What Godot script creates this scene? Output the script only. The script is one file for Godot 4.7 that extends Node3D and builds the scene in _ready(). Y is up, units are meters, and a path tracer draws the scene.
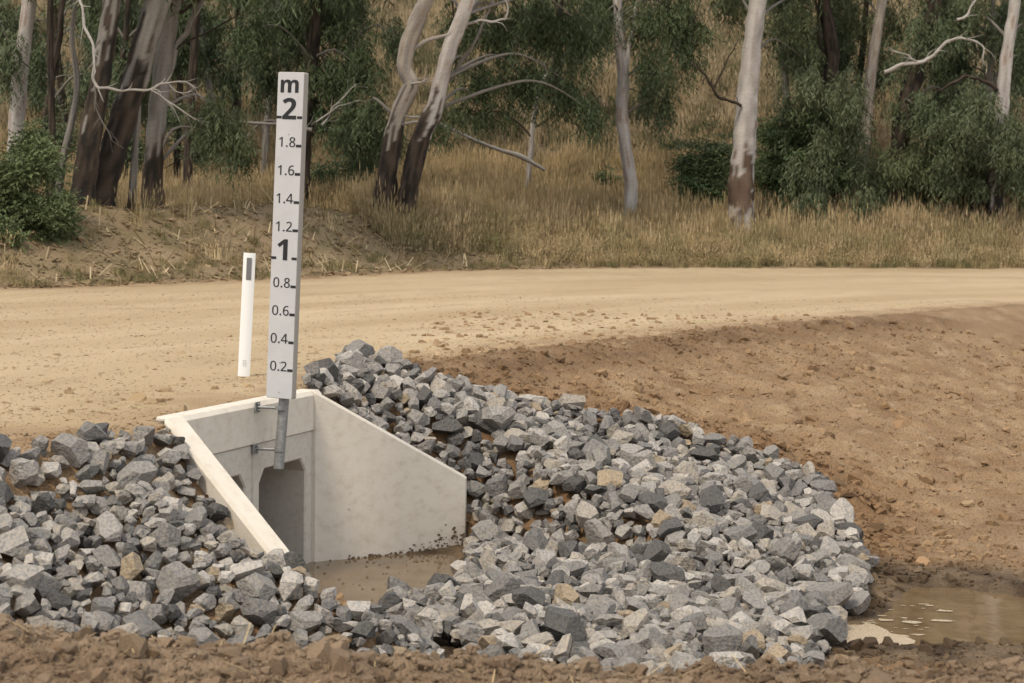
extends Node3D

const F := 1807.0          # focal length in pixels of a 1024 x 683 picture
const EYE := Vector3(0, 1.48, 0)
const PITCH := 4.32
const ROLL := 0.8
var cam_basis: Basis
var rng := RandomNumberGenerator.new()
var used := {}
var n1 := FastNoiseLite.new()
var n2 := FastNoiseLite.new()
var n3 := FastNoiseLite.new()
var n4 := FastNoiseLite.new()
var M := {}

# setting geometry, filled in plan()
var near_edge := PackedVector2Array()
var far_edge := PackedVector2Array()
var bank_at := [Vector2(-1.6, 0.58), Vector2(-0.9, 0.38), Vector2(0.45, 0.295), Vector2(1.8, 0.255), Vector2(3.2, 0.235), Vector2(8.0, 0.20)]
var TL: Vector3
var TR: Vector3
var LE: Vector3
var RE: Vector3
var E: Vector3      # along the headwall
var N: Vector3      # out of the headwall, downstream
var WATER := -1.3
var channel := PackedVector2Array()
var re2: Vector2
var le2: Vector2
var pool := PackedVector2Array()
var puddle := PackedVector2Array()
var silt := PackedVector2Array()
var rocks_a := PackedVector2Array()
var rocks_b := PackedVector2Array()

# ---------------------------------------------------------------- pixels to directions
func ray(px: float, py: float) -> Vector3:
	return (cam_basis * Vector3((px - 512.0) / F, -(py - 341.5) / F, -1.0))
func on_y(px: float, py: float, y: float) -> Vector3:
	var r := ray(px, py)
	return EYE + r * ((y - EYE.y) / r.y)
func at(px: float, py: float, d: float) -> Vector3:
	var r := ray(px, py)
	return EYE + r * (d / -r.z)
func hit(px: float, py: float, off := 0.0) -> Vector3:
	var r := ray(px, py)
	r /= -r.z
	var d := 7.6
	while d < 120.0:
		var p := EYE + r * d
		if p.y < height(p.x, p.z) + off:
			return p
		d += 0.03 + d * 0.001
	return EYE + r * d
func on_headwall(px: float, py: float) -> Vector2:   # (metres along, height)
	var r := ray(px, py)
	var t := (TL - EYE).dot(N) / r.dot(N)
	var p := EYE + r * t
	return Vector2((p - TL).dot(E), p.y)
func v2(p: Vector3) -> Vector2:
	return Vector2(p.x, p.z)

# ---------------------------------------------------------------- naming
func numbered(called: String) -> String:
	if not used.has(called):
		used[called] = 0
		return called
	used[called] += 1
	return "%s_%03d" % [called, used[called]]
func tag(o: Node3D, label: String, category: String, group := "", kind := "") -> Node3D:
	if label: o.set_meta("label", label)
	if category: o.set_meta("category", category)
	if group: o.set_meta("group", group)
	if kind: o.set_meta("kind", kind)
	return o
func thing(called: String, where: Vector3, label: String, category: String, group := "") -> Node3D:
	var o := Node3D.new()
	o.name = numbered(called)
	add_child(o)
	o.position = where
	tag(o, label, category, group)
	return o
func obj(called: String, mesh: Mesh, mat: Material, parent: Node3D = null, where := Vector3.ZERO) -> MeshInstance3D:
	var o := MeshInstance3D.new()
	o.mesh = mesh
	o.material_override = mat
	o.position = where
	if parent:
		o.name = called
		parent.add_child(o, true)
	else:
		o.name = numbered(called)
		add_child(o)
	return o
func structure(called: String, mesh: Mesh, mat: Material) -> MeshInstance3D:
	var o := obj(called, mesh, mat)
	o.set_meta("kind", "structure")
	return o
func many(called: String, mesh: Mesh, mat: Material, xs: Array, cs: Array, parent: Node3D = null) -> MultiMeshInstance3D:
	var mm := MultiMesh.new()
	mm.transform_format = MultiMesh.TRANSFORM_3D
	mm.use_colors = true
	mm.mesh = mesh
	mm.instance_count = xs.size()
	for i in xs.size():
		mm.set_instance_transform(i, xs[i])
		mm.set_instance_color(i, cs[i])
	var o := MultiMeshInstance3D.new()
	o.multimesh = mm
	o.material_override = mat
	if parent:
		o.name = called
		parent.add_child(o, true)
	else:
		o.name = numbered(called)
		add_child(o)
	return o

# ---------------------------------------------------------------- mesh helpers
func tri(st: SurfaceTool, a: Vector3, b: Vector3, c: Vector3, n: Vector3) -> void:
	st.set_normal(n)
	if (b - a).cross(c - a).dot(n) > 0.0:
		st.add_vertex(a); st.add_vertex(c); st.add_vertex(b)
	else:
		st.add_vertex(a); st.add_vertex(b); st.add_vertex(c)
func quad(st: SurfaceTool, a: Vector3, b: Vector3, c: Vector3, d: Vector3, away: Vector3) -> void:
	var n := (c - a).cross(d - b)
	if n.length() < 1e-9: return
	n = n.normalized()
	if n.dot((a + b + c + d) * 0.25 - away) < 0.0: n = -n
	tri(st, a, b, c, n); tri(st, a, c, d, n)
func begin() -> SurfaceTool:
	var st := SurfaceTool.new()
	st.begin(Mesh.PRIMITIVE_TRIANGLES)
	return st
func inset(poly: PackedVector2Array, b: float) -> PackedVector2Array:
	var area := 0.0
	var k := poly.size()
	for i in k: area += poly[i].cross(poly[(i + 1) % k])
	var sgn := 1.0 if area > 0 else -1.0
	var out := PackedVector2Array()
	for i in k:
		var d0 := (poly[i] - poly[(i + k - 1) % k]).normalized()
		var d1 := (poly[(i + 1) % k] - poly[i]).normalized()
		var m0 := Vector2(-d0.y, d0.x) * sgn
		var m1 := Vector2(-d1.y, d1.x) * sgn
		var m := (m0 + m1).normalized()
		out.append(poly[i] + m * (b / maxf(0.35, m.dot(m0))))
	return out
# a bevelled slab: the outline poly in the plane (o, u, v), thickness along w
func slab(poly: PackedVector2Array, o: Vector3, u: Vector3, v: Vector3, w: Vector3, thick: float, bevel: float, st: SurfaceTool = null) -> SurfaceTool:
	if st == null: st = begin()
	var small := inset(poly, bevel)
	var layers := [[small, 0.0], [poly, bevel], [poly, thick - bevel], [small, thick]]
	var k := poly.size()
	var idx := Geometry2D.triangulate_polygon(small)
	for side in 2:
		var L = layers[0 if side == 0 else 3]
		var n := -w if side == 0 else w
		for i in range(0, idx.size(), 3):
			var q := []
			for j in 3:
				var p: Vector2 = L[0][idx[i + j]]
				q.append(o + u * p.x + v * p.y + w * L[1])
			tri(st, q[0], q[1], q[2], n)
	var area := 0.0
	for i in k: area += poly[i].cross(poly[(i + 1) % k])
	var sgn := 1.0 if area > 0 else -1.0
	for l in 3:
		var A = layers[l]
		var B = layers[l + 1]
		for i in k:
			var j := (i + 1) % k
			var e: Vector2 = (poly[j] - poly[i]).normalized()
			var nn := (u * e.y - v * e.x) * sgn
			var wn := w * (-1.0 if l == 0 else (1.0 if l == 2 else 0.0))
			var n := (nn + wn).normalized()
			var a: Vector3 = o + u * A[0][i].x + v * A[0][i].y + w * A[1]
			var b: Vector3 = o + u * A[0][j].x + v * A[0][j].y + w * A[1]
			var c: Vector3 = o + u * B[0][j].x + v * B[0][j].y + w * B[1]
			var d: Vector3 = o + u * B[0][i].x + v * B[0][i].y + w * B[1]
			tri(st, a, b, c, n); tri(st, a, c, d, n)
	return st
func rect(w: float, h: float, r := 0.0) -> PackedVector2Array:
	var out := PackedVector2Array()
	if r <= 0.0:
		return PackedVector2Array([Vector2(-w / 2, 0), Vector2(w / 2, 0), Vector2(w / 2, h), Vector2(-w / 2, h)])
	for c in [[w / 2 - r, r, -90], [w / 2 - r, h - r, 0], [-w / 2 + r, h - r, 90], [-w / 2 + r, r, 180]]:
		for k in 5:
			var a := deg_to_rad(c[2] + k * 22.5)
			out.append(Vector2(c[0] + cos(a) * r, c[1] + sin(a) * r))
	return out
func bar(a: Vector3, b: Vector3, r: float, sides := 12, st: SurfaceTool = null, caps := true) -> SurfaceTool:
	if st == null: st = begin()
	var d := (b - a).normalized()
	var x := d.cross(Vector3(0.31, 0.2, 0.93)).normalized()
	var y := d.cross(x)
	for i in sides:
		var t0 := TAU * i / sides
		var t1 := TAU * (i + 1) / sides
		var p := x * cos(t0) + y * sin(t0)
		var q := x * cos(t1) + y * sin(t1)
		var vs := [a + p * r, a + q * r, b + q * r, b + p * r]
		var ns := [p, q, q, p]
		var order := [0, 1, 2, 0, 2, 3]
		if (vs[1] - vs[0]).cross(vs[2] - vs[0]).dot(p) > 0: order = [0, 2, 1, 0, 3, 2]
		for o in order:
			st.set_normal(ns[o]); st.add_vertex(vs[o])
		if caps:
			tri(st, a, vs[0], vs[1], -d); tri(st, b, vs[2], vs[3], d)
	return st
# a tapered, wandering tube with colour per vertex
func tube(path: Array, radii: Array, sides: int, paint: Callable, step := 0.08, rough := 0.06) -> ArrayMesh:
	var pts := []
	var rs := []
	var k := path.size()
	for i in k - 1:
		var p0: Vector3 = path[maxi(i - 1, 0)]
		var p1: Vector3 = path[i]
		var p2: Vector3 = path[i + 1]
		var p3: Vector3 = path[mini(i + 2, k - 1)]
		var m := maxi(2, int(p1.distance_to(p2) / step))
		for j in m:
			var t := float(j) / m
			var q := 0.5 * ((2.0 * p1) + (p2 - p0) * t + (2.0 * p0 - 5.0 * p1 + 4.0 * p2 - p3) * t * t + (3.0 * p1 - p0 - 3.0 * p2 + p3) * t * t * t)
			pts.append(q)
			rs.append(lerpf(radii[i], radii[i + 1], t))
	pts.append(path[k - 1]); rs.append(radii[k - 1])
	var V := PackedVector3Array()
	var C := PackedColorArray()
	var I := PackedInt32Array()
	var x := Vector3.RIGHT
	var run := 0.0
	for i in pts.size():
		var d: Vector3 = (pts[mini(i + 1, pts.size() - 1)] - pts[maxi(i - 1, 0)]).normalized()
		x = (x - d * x.dot(d)).normalized()
		var y := d.cross(x)
		if i > 0: run += pts[i].distance_to(pts[i - 1])
		for s in sides:
			var a := TAU * s / sides
			var dir := x * cos(a) + y * sin(a)
			var p: Vector3 = pts[i]
			var r: float = rs[i] * (1.0 + rough * 2.0 * n2.get_noise_3d(p.x * 3.0 + cos(a) * 1.2, p.y * 1.6, p.z * 3.0 + sin(a) * 1.2))
			V.append(p + dir * r)
			C.append(paint.call(p, a, run))
	for i in pts.size() - 1:
		for s in sides:
			var a := i * sides + s
			var b := i * sides + (s + 1) % sides
			I.append_array([a, b, b + sides, a, b + sides, a + sides])
	var tip := V.size()
	V.append(pts[-1]); C.append(C[-1])
	for s in sides:
		I.append_array([tip - sides + s, tip - sides + (s + 1) % sides, tip])
	return pack(V, C, I)
func pack(V: PackedVector3Array, C: PackedColorArray, I: PackedInt32Array) -> ArrayMesh:
	var NN := PackedVector3Array()
	NN.resize(V.size())
	for i in range(0, I.size(), 3):
		var n := (V[I[i + 2]] - V[I[i]]).cross(V[I[i + 1]] - V[I[i]])
		for j in 3: NN[I[i + j]] += n
	for i in NN.size(): NN[i] = NN[i].normalized()
	var A := []
	A.resize(Mesh.ARRAY_MAX)
	A[Mesh.ARRAY_VERTEX] = V; A[Mesh.ARRAY_NORMAL] = NN; A[Mesh.ARRAY_COLOR] = C; A[Mesh.ARRAY_INDEX] = I
	var m := ArrayMesh.new()
	m.add_surface_from_arrays(Mesh.PRIMITIVE_TRIANGLES, A)
	return m

# ---------------------------------------------------------------- materials
func ntex(sd: int, freq: float, lo: Color, hi: Color, kind := 0, oct := 5, mids := [], size := 512) -> NoiseTexture2D:
	var f := FastNoiseLite.new()
	f.seed = sd
	f.frequency = freq
	f.noise_type = [FastNoiseLite.TYPE_SIMPLEX_SMOOTH, FastNoiseLite.TYPE_CELLULAR, FastNoiseLite.TYPE_VALUE][kind]
	f.fractal_octaves = oct
	f.fractal_gain = 0.62
	var t := NoiseTexture2D.new()
	t.width = size; t.height = size
	t.seamless = true
	t.noise = f
	var g := Gradient.new()
	g.set_color(0, lo); g.set_color(1, hi)
	for m in mids: g.add_point(m[0], m[1])
	t.color_ramp = g
	return t
func gray(v: float) -> Color: return Color(v, v, v)
func mat(base: Color, rough: float, tex: Texture2D = null, scale := 1.0, bump: Texture2D = null, bump_cm := 0.0) -> StandardMaterial3D:
	var m := StandardMaterial3D.new()
	m.albedo_color = base.linear_to_srgb()
	m.roughness = rough
	m.metallic_specular = 0.35
	if tex or bump:
		m.uv1_triplanar = true
		m.uv1_world_triplanar = true
		m.uv1_scale = Vector3.ONE * scale
	if tex: m.albedo_texture = tex
	if bump:
		m.heightmap_enabled = true
		m.heightmap_texture = bump
		m.heightmap_scale = bump_cm
	return m
func make_materials() -> void:
	var soil := ntex(3, 0.03, gray(0.62), Color(1, 0.99, 0.97), 0, 6, [[0.35, Color(0.80, 0.78, 0.76)], [0.6, Color(0.96, 0.95, 0.93)]], 1024)
	var soil_b := ntex(4, 0.045, gray(0.0), gray(1.0), 0, 6, [], 1024)
	var coarse := ntex(8, 0.012, gray(0.72), gray(1.0), 0, 5, [], 512)
	var m := mat(Color(1, 1, 1), 0.95, soil, 1.1, soil_b, 2.2)
	m.vertex_color_use_as_albedo = true
	M.ground = m
	var grit := ntex(5, 0.09, Color(0.5, 0.47, 0.44), Color(1, 1, 1), 0, 5, [[0.40, Color(0.80, 0.785, 0.765)], [0.56, Color(0.95, 0.94, 0.93)]], 1024)
	m = mat(Color(1, 1, 1), 0.97, grit, 0.9, grit, 0.9)
	m.vertex_color_use_as_albedo = true
	M.road = m
	m = mat(Color(1, 1, 1), 1.0, coarse, 0.4)
	m.vertex_color_use_as_albedo = true
	M.hill = m
	var stone := ntex(11, 0.02, Color(0.58, 0.575, 0.57), Color(1.0, 0.99, 0.97), 0, 6, [[0.4, Color(0.79, 0.785, 0.78)], [0.56, Color(0.93, 0.925, 0.915)], [0.7, Color(0.94, 0.89, 0.82)]], 1024)
	var stone_b := ntex(12, 0.02, gray(0), gray(1), 0, 5, [], 512)
	M.rock = []
	rock_tones = [Color(0.29, 0.276, 0.262), Color(0.21, 0.203, 0.197), Color(0.37, 0.35, 0.328), Color(0.47, 0.445, 0.415), Color(0.118, 0.115, 0.113),
		Color(0.25, 0.24, 0.23), Color(0.39, 0.355, 0.31), Color(0.33, 0.314, 0.298), Color(0.37, 0.30, 0.215), Color(0.06, 0.058, 0.056)]
	for c in rock_tones: M.rock.append(mat(c, 0.85, stone, 1.7, stone_b, 1.6))
	m = mat(Color(1, 1, 1), 0.85, stone, 1.7, stone_b, 1.6)
	m.vertex_color_use_as_albedo = true
	M.rubble = m
	m = mat(Color(1, 1, 1), 0.97, soil, 4.0, soil_b, 0.5)
	m.vertex_color_use_as_albedo = true
	M.clod = m
	var conc := ntex(21, 0.008, Color(0.86, 0.84, 0.81), Color(1, 1, 1), 0, 6, [[0.33, Color(0.955, 0.948, 0.935)], [0.5, Color(0.98, 0.975, 0.968)]], 1024)
	var conc_b := ntex(22, 0.06, gray(0.0), gray(1.0), 0, 4)
	M.concrete = mat(Color(0.59, 0.54, 0.465), 0.85, conc, 0.9, conc_b, 0.12)
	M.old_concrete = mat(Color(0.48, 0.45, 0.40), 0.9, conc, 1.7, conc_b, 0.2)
	M.board = mat(Color(0.485, 0.48, 0.485), 0.42, ntex(31, 0.006, gray(0.92), gray(1), 0, 5), 0.8)
	M.board_edge = mat(Color(0.30, 0.275, 0.24), 0.55)
	M.print = mat(Color(0.018, 0.018, 0.02), 0.5)
	M.galv = mat(Color(0.33, 0.33, 0.32), 0.45, ntex(33, 0.02, gray(0.72), gray(1), 1, 3), 3.0)
	M.galv.metallic = 0.35
	M.plastic = mat(Color(0.70, 0.70, 0.69), 0.45)
	M.reflector = mat(Color(0.14, 0.14, 0.145), 0.35)
	M.stamp = mat(Color(0.5, 0.5, 0.5), 0.6)
	M.water = mat(Color(0.175, 0.12, 0.066), 0.06, ntex(41, 0.006, Color(0.82, 0.8, 0.78), Color(1, 1, 1), 0, 3), 0.8, ntex(42, 0.01, gray(0.3), gray(0.7), 0, 2), 0.15)
	M.water.metallic_specular = 0.5
	M.mud = mat(Color(0.12, 0.078, 0.045), 0.9)
	M.silt = mat(Color(0.44, 0.36, 0.255), 0.8, grit, 0.6)
	m = mat(Color(1, 1, 1), 0.9, ntex(51, 0.03, gray(0.7), gray(1), 0, 4), 1.6, soil_b, 1.0)
	m.vertex_color_use_as_albedo = true
	m.uv1_scale = Vector3(3.5, 0.8, 3.5)
	M.bark = m
	m = StandardMaterial3D.new()
	m.vertex_color_use_as_albedo = true
	m.roughness = 0.6
	m.metallic_specular = 0.3
	m.cull_mode = BaseMaterial3D.CULL_DISABLED
	m.backlight_enabled = true
	m.backlight = Color(0.2, 0.23, 0.12)
	M.leaf = m
	m = m.duplicate()
	m.roughness = 0.9
	m.backlight = Color(0.3, 0.27, 0.2)
	M.grass = m
var rock_tones := []

# ---------------------------------------------------------------- terrain
func line_dist(l: PackedVector2Array, p: Vector2) -> Vector3:   # signed distance, segment, fraction
	var best := 1e9
	var out := Vector3.ZERO
	for i in l.size() - 1:
		var a := l[i]
		var ab := l[i + 1] - a
		var t := clampf((p - a).dot(ab) / ab.length_squared(), 0.0, 1.0)
		var q := p - (a + ab * t)
		var d := q.length_squared()
		if d < best:
			best = d
			var s := ab.cross(q)
			out = Vector3(sqrt(d) * (1.0 if s > 0 else -1.0), i, t)
	return out
func seg_dist(p: Vector2, a: Vector2, b: Vector2) -> float:
	var ab := b - a
	return p.distance_to(a + ab * clampf((p - a).dot(ab) / ab.length_squared(), 0.0, 1.0))
func poly_dist(poly: PackedVector2Array, p: Vector2) -> float:   # positive inside
	var d := 1e9
	for i in poly.size(): d = minf(d, seg_dist(p, poly[i], poly[(i + 1) % poly.size()]))
	return d if Geometry2D.is_point_in_polygon(p, poly) else -d
func smin(a: float, b: float, k: float) -> float:
	var h := clampf(0.5 + 0.5 * (b - a) / k, 0.0, 1.0)
	return lerpf(b, a, h) - k * h * (1.0 - h)
func smax(a: float, b: float, k: float) -> float:
	return -smin(-a, -b, k)

var hr: Vector3   # by-products of the last height() call: near-edge distance
var hq: Vector3   # far-edge distance
func plan() -> void:
	TL = on_y(184, 417, 0.03)
	TR = on_y(313, 391.5, 0.03)
	E = (TR - TL).normalized()
	N = Vector3(-E.z, 0, E.x)
	var cb := at(309, 562, -TR.z)
	WATER = cb.y
	RE = on_y(467, 549, WATER)
	var ret := at(467, 475, -RE.z)
	wing_low = ret.y
	LE = on_y(293, 549, wing_low)
	print("TL ", TL, " TR ", TR, " len ", TL.distance_to(TR), " water ", WATER, " RE ", RE, " low ", wing_low, " LE ", LE)
	var nl := [[0, 441], [120, 435]]
	var pts := [Vector2(-16, 10), Vector2(-9, 0), Vector2(-5.2, -6.5)]
	for q in nl: pts.append(v2(on_y(q[0], q[1], 0)))
	pts.append(v2(TL - N * 0.1)); pts.append(v2(TR - N * 0.1))
	for q in [[400, 363], [560, 346], [700, 331], [800, 321], [1024, 304]]: pts.append(v2(on_y(q[0], q[1], 0)))
	var d: Vector2 = (pts[-1] - pts[-2]).normalized()
	pts.append(pts[-1] + Vector2(5, -3.0)); pts.append(pts[-1] + Vector2(80, -4.0))
	near_edge = PackedVector2Array(pts)
	var fp := []
	for q in [[0, 290], [130, 286], [250, 281], [330, 277], [450, 271], [600, 268], [800, 268], [1024, 269]]: fp.append(v2(on_y(q[0], q[1], 0)))
	fp.push_front(Vector2(-40, fp[0].y + 13))
	fp.append(Vector2(60, fp[-1].y - 4))
	far_edge = PackedVector2Array(fp)
	var down_r := (v2(RE) - v2(TR)).normalized()
	re2 = v2(RE) + Vector2(0.75, 0.66) * 3.0
	le2 = v2(LE) + Vector2(0.8, 0.6) * 3.0
	var wl := (v(LE) - v(TL)).normalized()
	var wr := (v(RE) - v(TR)).normalized()
	var ol := Vector3(-wl.z, 0, wl.x); if ol.dot(E) > 0: ol = -ol
	var orr := Vector3(-wr.z, 0, wr.x); if orr.dot(E) < 0: orr = -orr
	channel = PackedVector2Array([v2(TL + ol * 0.085 - N * 0.085), v2(TR + orr * 0.085 - N * 0.085), v2(RE + orr * 0.085), re2, le2, v2(LE + ol * 0.085)])
	for q in [[300, 560], [380, 556], [445, 556], [462, 565], [445, 598], [395, 614], [345, 616], [300, 592]]: pool.append(v2(on_y(q[0], q[1], WATER)))
	pool.append(v2(TL + N * 0.5 - E * 0.0)); pool.append(v2(TL - N * 0.4)); pool.append(v2(TR - N * 0.4))
	for q in [[838, 612], [870, 600], [905, 590], [960, 592], [1015, 600], [1060, 606], [1080, 640], [1000, 644], [940, 640], [905, 645], [850, 646]]: puddle.append(v2(on_y(q[0], q[1], WATER)))
	var rough_edge := [[822, 616], [838, 611], [852, 609], [866, 606], [874, 608], [862, 612], [858, 617], [864, 622], [876, 626], [884, 631], [893, 634], [902, 637], [914, 641], [917, 645], [902, 646], [884, 648], [866, 646], [850, 647], [832, 642], [824, 630]]
	for i in rough_edge.size():
		silt.append(v2(on_y(rough_edge[i][0] + 2.5 * sin(i * 2.3), rough_edge[i][1] + 0.8 * cos(i * 3.7), WATER)))
var wing_low := -0.7
var crest := [[-300, 612], [0, 632], [200, 650], [400, 664], [640, 680], [850, 683], [1024, 680], [1300, 670]]
func mound_top(x: float) -> float:
	var px := 512.0 + x / 7.0 * F
	for i in crest.size() - 1:
		if px < crest[i + 1][0] or i == crest.size() - 2:
			var t := clampf((px - crest[i][0]) / (crest[i + 1][0] - crest[i][0]), 0, 1)
			return at(px, lerpf(crest[i][1], crest[i + 1][1], t), 7.0).y
	return 0.0
func height(x: float, z: float) -> float:
	var p := Vector2(x, z)
	hr = line_dist(near_edge, p)
	hq = Vector3(-9, 0, 0)
	var r := hr.x
	if z < -24.0: hq = line_dist(far_edge, p)
	hq.x = -hq.x
	var h := 0.0
	var q := hq.x if z < -24.0 else -9.0
	if q > 0.0 and r < 3.0:
		h = 0.6 * smoothstep(0.0, 6.0, q) + 0.035 * q * smoothstep(0, 4, q)
		if z < -49.0: h += 0.30 * (sqrt((-z - 49.0) * (-z - 49.0) + 9.0) - 3.0) * smoothstep(0.0, 5.0, q)
		# bladed windrow of earth beside the road
		var f := 0.0
		var px := 512.0 + x / -z * F
		f = 0.45 * smoothstep(610.0, 480.0, px) + 0.55 * smoothstep(460.0, 300.0, px)
		h += f * 0.74 * exp(-pow((q - 3.6) / 1.9, 2.0)) * (1.0 + 0.22 * n1.get_noise_2d(x * 2.5, z * 2.5))
		h += (0.10 * n1.get_noise_2d(x * 1.5, z * 1.5)) * smoothstep(0.0, 2.0, q)
		h += 1.3 * n1.get_noise_2d(x * 0.25, z * 0.25) * smoothstep(10.0, 25.0, q)
		return h
	if r > -0.4:
		var s := 0.58
		var xf := x - 0.5 * maxf(r, 0.0)
		for i in bank_at.size() - 1:
			if xf > bank_at[i].x: s = lerpf(bank_at[i].y, bank_at[i + 1].y, smoothstep(bank_at[i].x, bank_at[i + 1].x, xf))
		h = -s * (sqrt(pow(maxf(r, 0.0), 2.0) + 0.02) - 0.1414) if r > 0 else 0.0
		var bed := WATER + 0.05
		if z > -15.6 and x > -4 and x < 6:
			if Geometry2D.is_point_in_polygon(p, channel):
				h = bed
			else:
				var near := minf(seg_dist(p, v2(RE), re2), seg_dist(p, v2(LE), le2))
				h = smin(h, bed + 0.10 + 1.0 * near, 0.1)
			for w in [[v2(TL), v2(LE), -0.03], [v2(TR), v2(RE), 0.10]]:
				var ab: Vector2 = w[1] - w[0]
				var tt := clampf((p - w[0]).dot(ab) / ab.length_squared(), 0.0, 1.0)
				var dw := p.distance_to(w[0] + ab * tt)
				if dw < 1.3: h = minf(h, lerpf(0.0, wing_low - 0.04, tt) - w[2] + 0.62 * dw)
		var dp := -9.0
		if x < 0.3 and x > -3 and z < -9: dp = poly_dist(pool, p)
		elif x > 0.8 and x < 6: dp = poly_dist(puddle, p)
		if dp > -0.6:
			bed -= 0.13 * smoothstep(-0.28, 0.16, dp)
		if rocks_b.size() > 0 and z < -7.4 and z > -17.5 and x < 4.5 and x > -4.6:
			h -= 0.09 * smoothstep(0.0, 0.35, maxf(poly_dist(rocks_a, p), poly_dist(rocks_b, p)))
		h = smax(h, bed, 0.05) if r > 0.6 else maxf(h, bed)
		if Geometry2D.is_point_in_polygon(p, channel) and x < 0.3 : h = minf(h, bed)
	if z > -10.0:
		var mt := mound_top(x)
		var d := -z
		var m := 0.0
		if d > 7.0: m = mt - 0.72 * (sqrt(pow(d - 7.0, 2.0) + 0.04) - 0.2)
		else: m = lerpf(mt, -0.32, smoothstep(7.0, 3.0, d)) - 0.25 * smoothstep(0, 1.2, 7.0 - d) * smoothstep(3.0, 5.5, d)
		h = smax(h, m, 0.12) if h < m + 0.3 else h
	return h
func in_heap(x: float, z: float) -> bool:
	var p := Vector2(x, z)
	return Geometry2D.is_point_in_polygon(p, rocks_a) or Geometry2D.is_point_in_polygon(p, rocks_b)
func torn(x: float, z: float) -> float:      # how broken up the earth is beside the rocks
	if x < -2.0 or x > 4.6 or z < -18.0: return 0.0
	var d := poly_dist(rocks_b, Vector2(x, z))
	return smoothstep(-1.1, -0.15, d) if d < 0 else 1.0
func relief(x: float, z: float, base: float, r: float, q: float) -> float:
	var road := smoothstep(0.5, -0.3, r) * smoothstep(0.6, -0.3, q)
	var rut := 0.0
	if road > 0.1 and z > -40:
		for w in [-1.5, -3.1, -5.6, -7.2]: rut -= 0.012 * exp(-pow((r - w + 0.25 * n1.get_noise_2d((x * 0.72 - z * 0.69) * 0.2, w)) / 0.25, 2.0))
	var e := road * rut + 0.006 * n2.get_noise_2d(x * 0.7, z * 0.7) * road
	var wild := 1.0 - road
	if z < -26: return e + 0.04 * n2.get_noise_2d(x * 4, z * 4) * wild
	if z > -17.5 and z < -7.5 and x < 4.5 and x > -4.6 and in_heap(x, z): return 0.01 * n2.get_noise_2d(x * 3, z * 3)
	var amp := 0.045
	if z > -9.2: amp = 0.07
	elif base < WATER + 0.16: amp = 0.02
	elif x > -1 and z > -17:
		var tt := torn(x, z)
		amp = 0.035 + 0.08 * tt if tt < 0.999 else 0.015
	var ridge := absf(n2.get_noise_2d(x * 3.1 + 7, z * 3.1))
	if z < -9.2 and z > -26 and base > WATER + 0.16:      # ruts and scrapes left by machines
		var uu := x * 0.86 - z * 0.5
		var vv := x * 0.5 + z * 0.86
		e += wild * (0.05 * n3.get_noise_2d(uu * 0.3, vv * 1.1) + 0.03 * n3.get_noise_2d(x * 4.0 + 5, z * 4.0) + 0.022 * n3.get_noise_2d(x * 9.0, z * 9.0))
	e += wild * amp * (n2.get_noise_2d(x * 2.2, z * 2.2) + 0.8 * n3.get_noise_2d(x * 6, z * 6) + 0.5 * ridge)
	return e
func soil_colour(x: float, z: float, y: float, r: float, q: float) -> Color:
	var a := n1.get_noise_2d(x * 3.0, z * 3.0)
	var b := n3.get_noise_2d(x * 2.0 + 31, z * 2.0)
	var dirt := Color(0.265, 0.168, 0.092).lerp(Color(0.37, 0.255, 0.15), clampf(0.5 + a * 0.9, 0, 1))
	dirt = dirt.lerp(Color(0.44, 0.32, 0.20), clampf(b * 1.5 - 0.1, 0, 0.8))
	if z > -26:
		var t := 0.0
		if x > -2 and z > -18 and z < -9.5: t = torn(x, z)
		dirt = dirt.lerp(Color(0.22, 0.13, 0.068), t * clampf(0.6 + b, 0, 1))
	if z > -26 and z < -12.5 and x > -1.0 and r > -0.3 and r < 1.6:     # broken edge where the grader cut into the road shoulder
		var k := exp(-pow((r - 0.4 - 0.3 * b) / 0.38, 2.0))
		dirt = dirt.lerp(Color(0.19, 0.118, 0.064), k * clampf(0.75 + a, 0, 1))
	if z > -9.3:
		dirt = Color(0.20, 0.14, 0.092).lerp(Color(0.30, 0.222, 0.15), clampf(0.45 + a + b * 0.5, 0, 1))
	# ground that has stood in water: dark, wet silt round the pools
	var wet := smoothstep(WATER + 0.22, WATER + 0.10, y + 0.07 * a)
	if x > 0.6 and wet > 0.0: wet *= smoothstep(-1.1, -0.45, poly_dist(puddle, Vector2(x, z)) + 0.35 * b)
	if z > -9.0: wet = 0.0
	dirt = dirt.lerp(Color(0.075, 0.05, 0.03).lerp(Color(0.20, 0.145, 0.092), clampf(0.5 + b * 1.4 + a * 0.6, 0, 1)), wet)
	if q > -0.5:
		var g := Color(0.27, 0.20, 0.12).lerp(Color(0.35, 0.265, 0.165), clampf(0.5 + a, 0, 1))
		g = g.lerp(Color(0.17, 0.15, 0.07), clampf(b * 1.5, 0, 0.7))
		if q > 11.0: g = g.lerp(Color(0.20, 0.15, 0.10), 0.7)
		dirt = dirt.lerp(g, smoothstep(-0.3, 0.6, q))
	return dirt
func road_colour(x: float, z: float) -> Color:
	var u := x * 0.72 - z * 0.69
	var v := hr.x
	var s := n1.get_noise_2d(u * 0.3, v * 1.3)
	var s2 := n3.get_noise_2d(u * 0.5 + 9, v * 1.8)
	for w in [-1.5, -3.1, -5.6, -7.2]: s += 0.35 * exp(-pow((v - w + 0.25 * n1.get_noise_2d(u * 0.2, w)) / 0.28, 2.0))
	var c := Color(0.44, 0.335, 0.198).lerp(Color(0.55, 0.435, 0.28), clampf(0.4 + s * 0.9, 0, 1))
	c = c.lerp(Color(0.37, 0.275, 0.165), clampf(s2 * 0.9 - 0.1, 0, 0.4))
	return c
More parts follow.
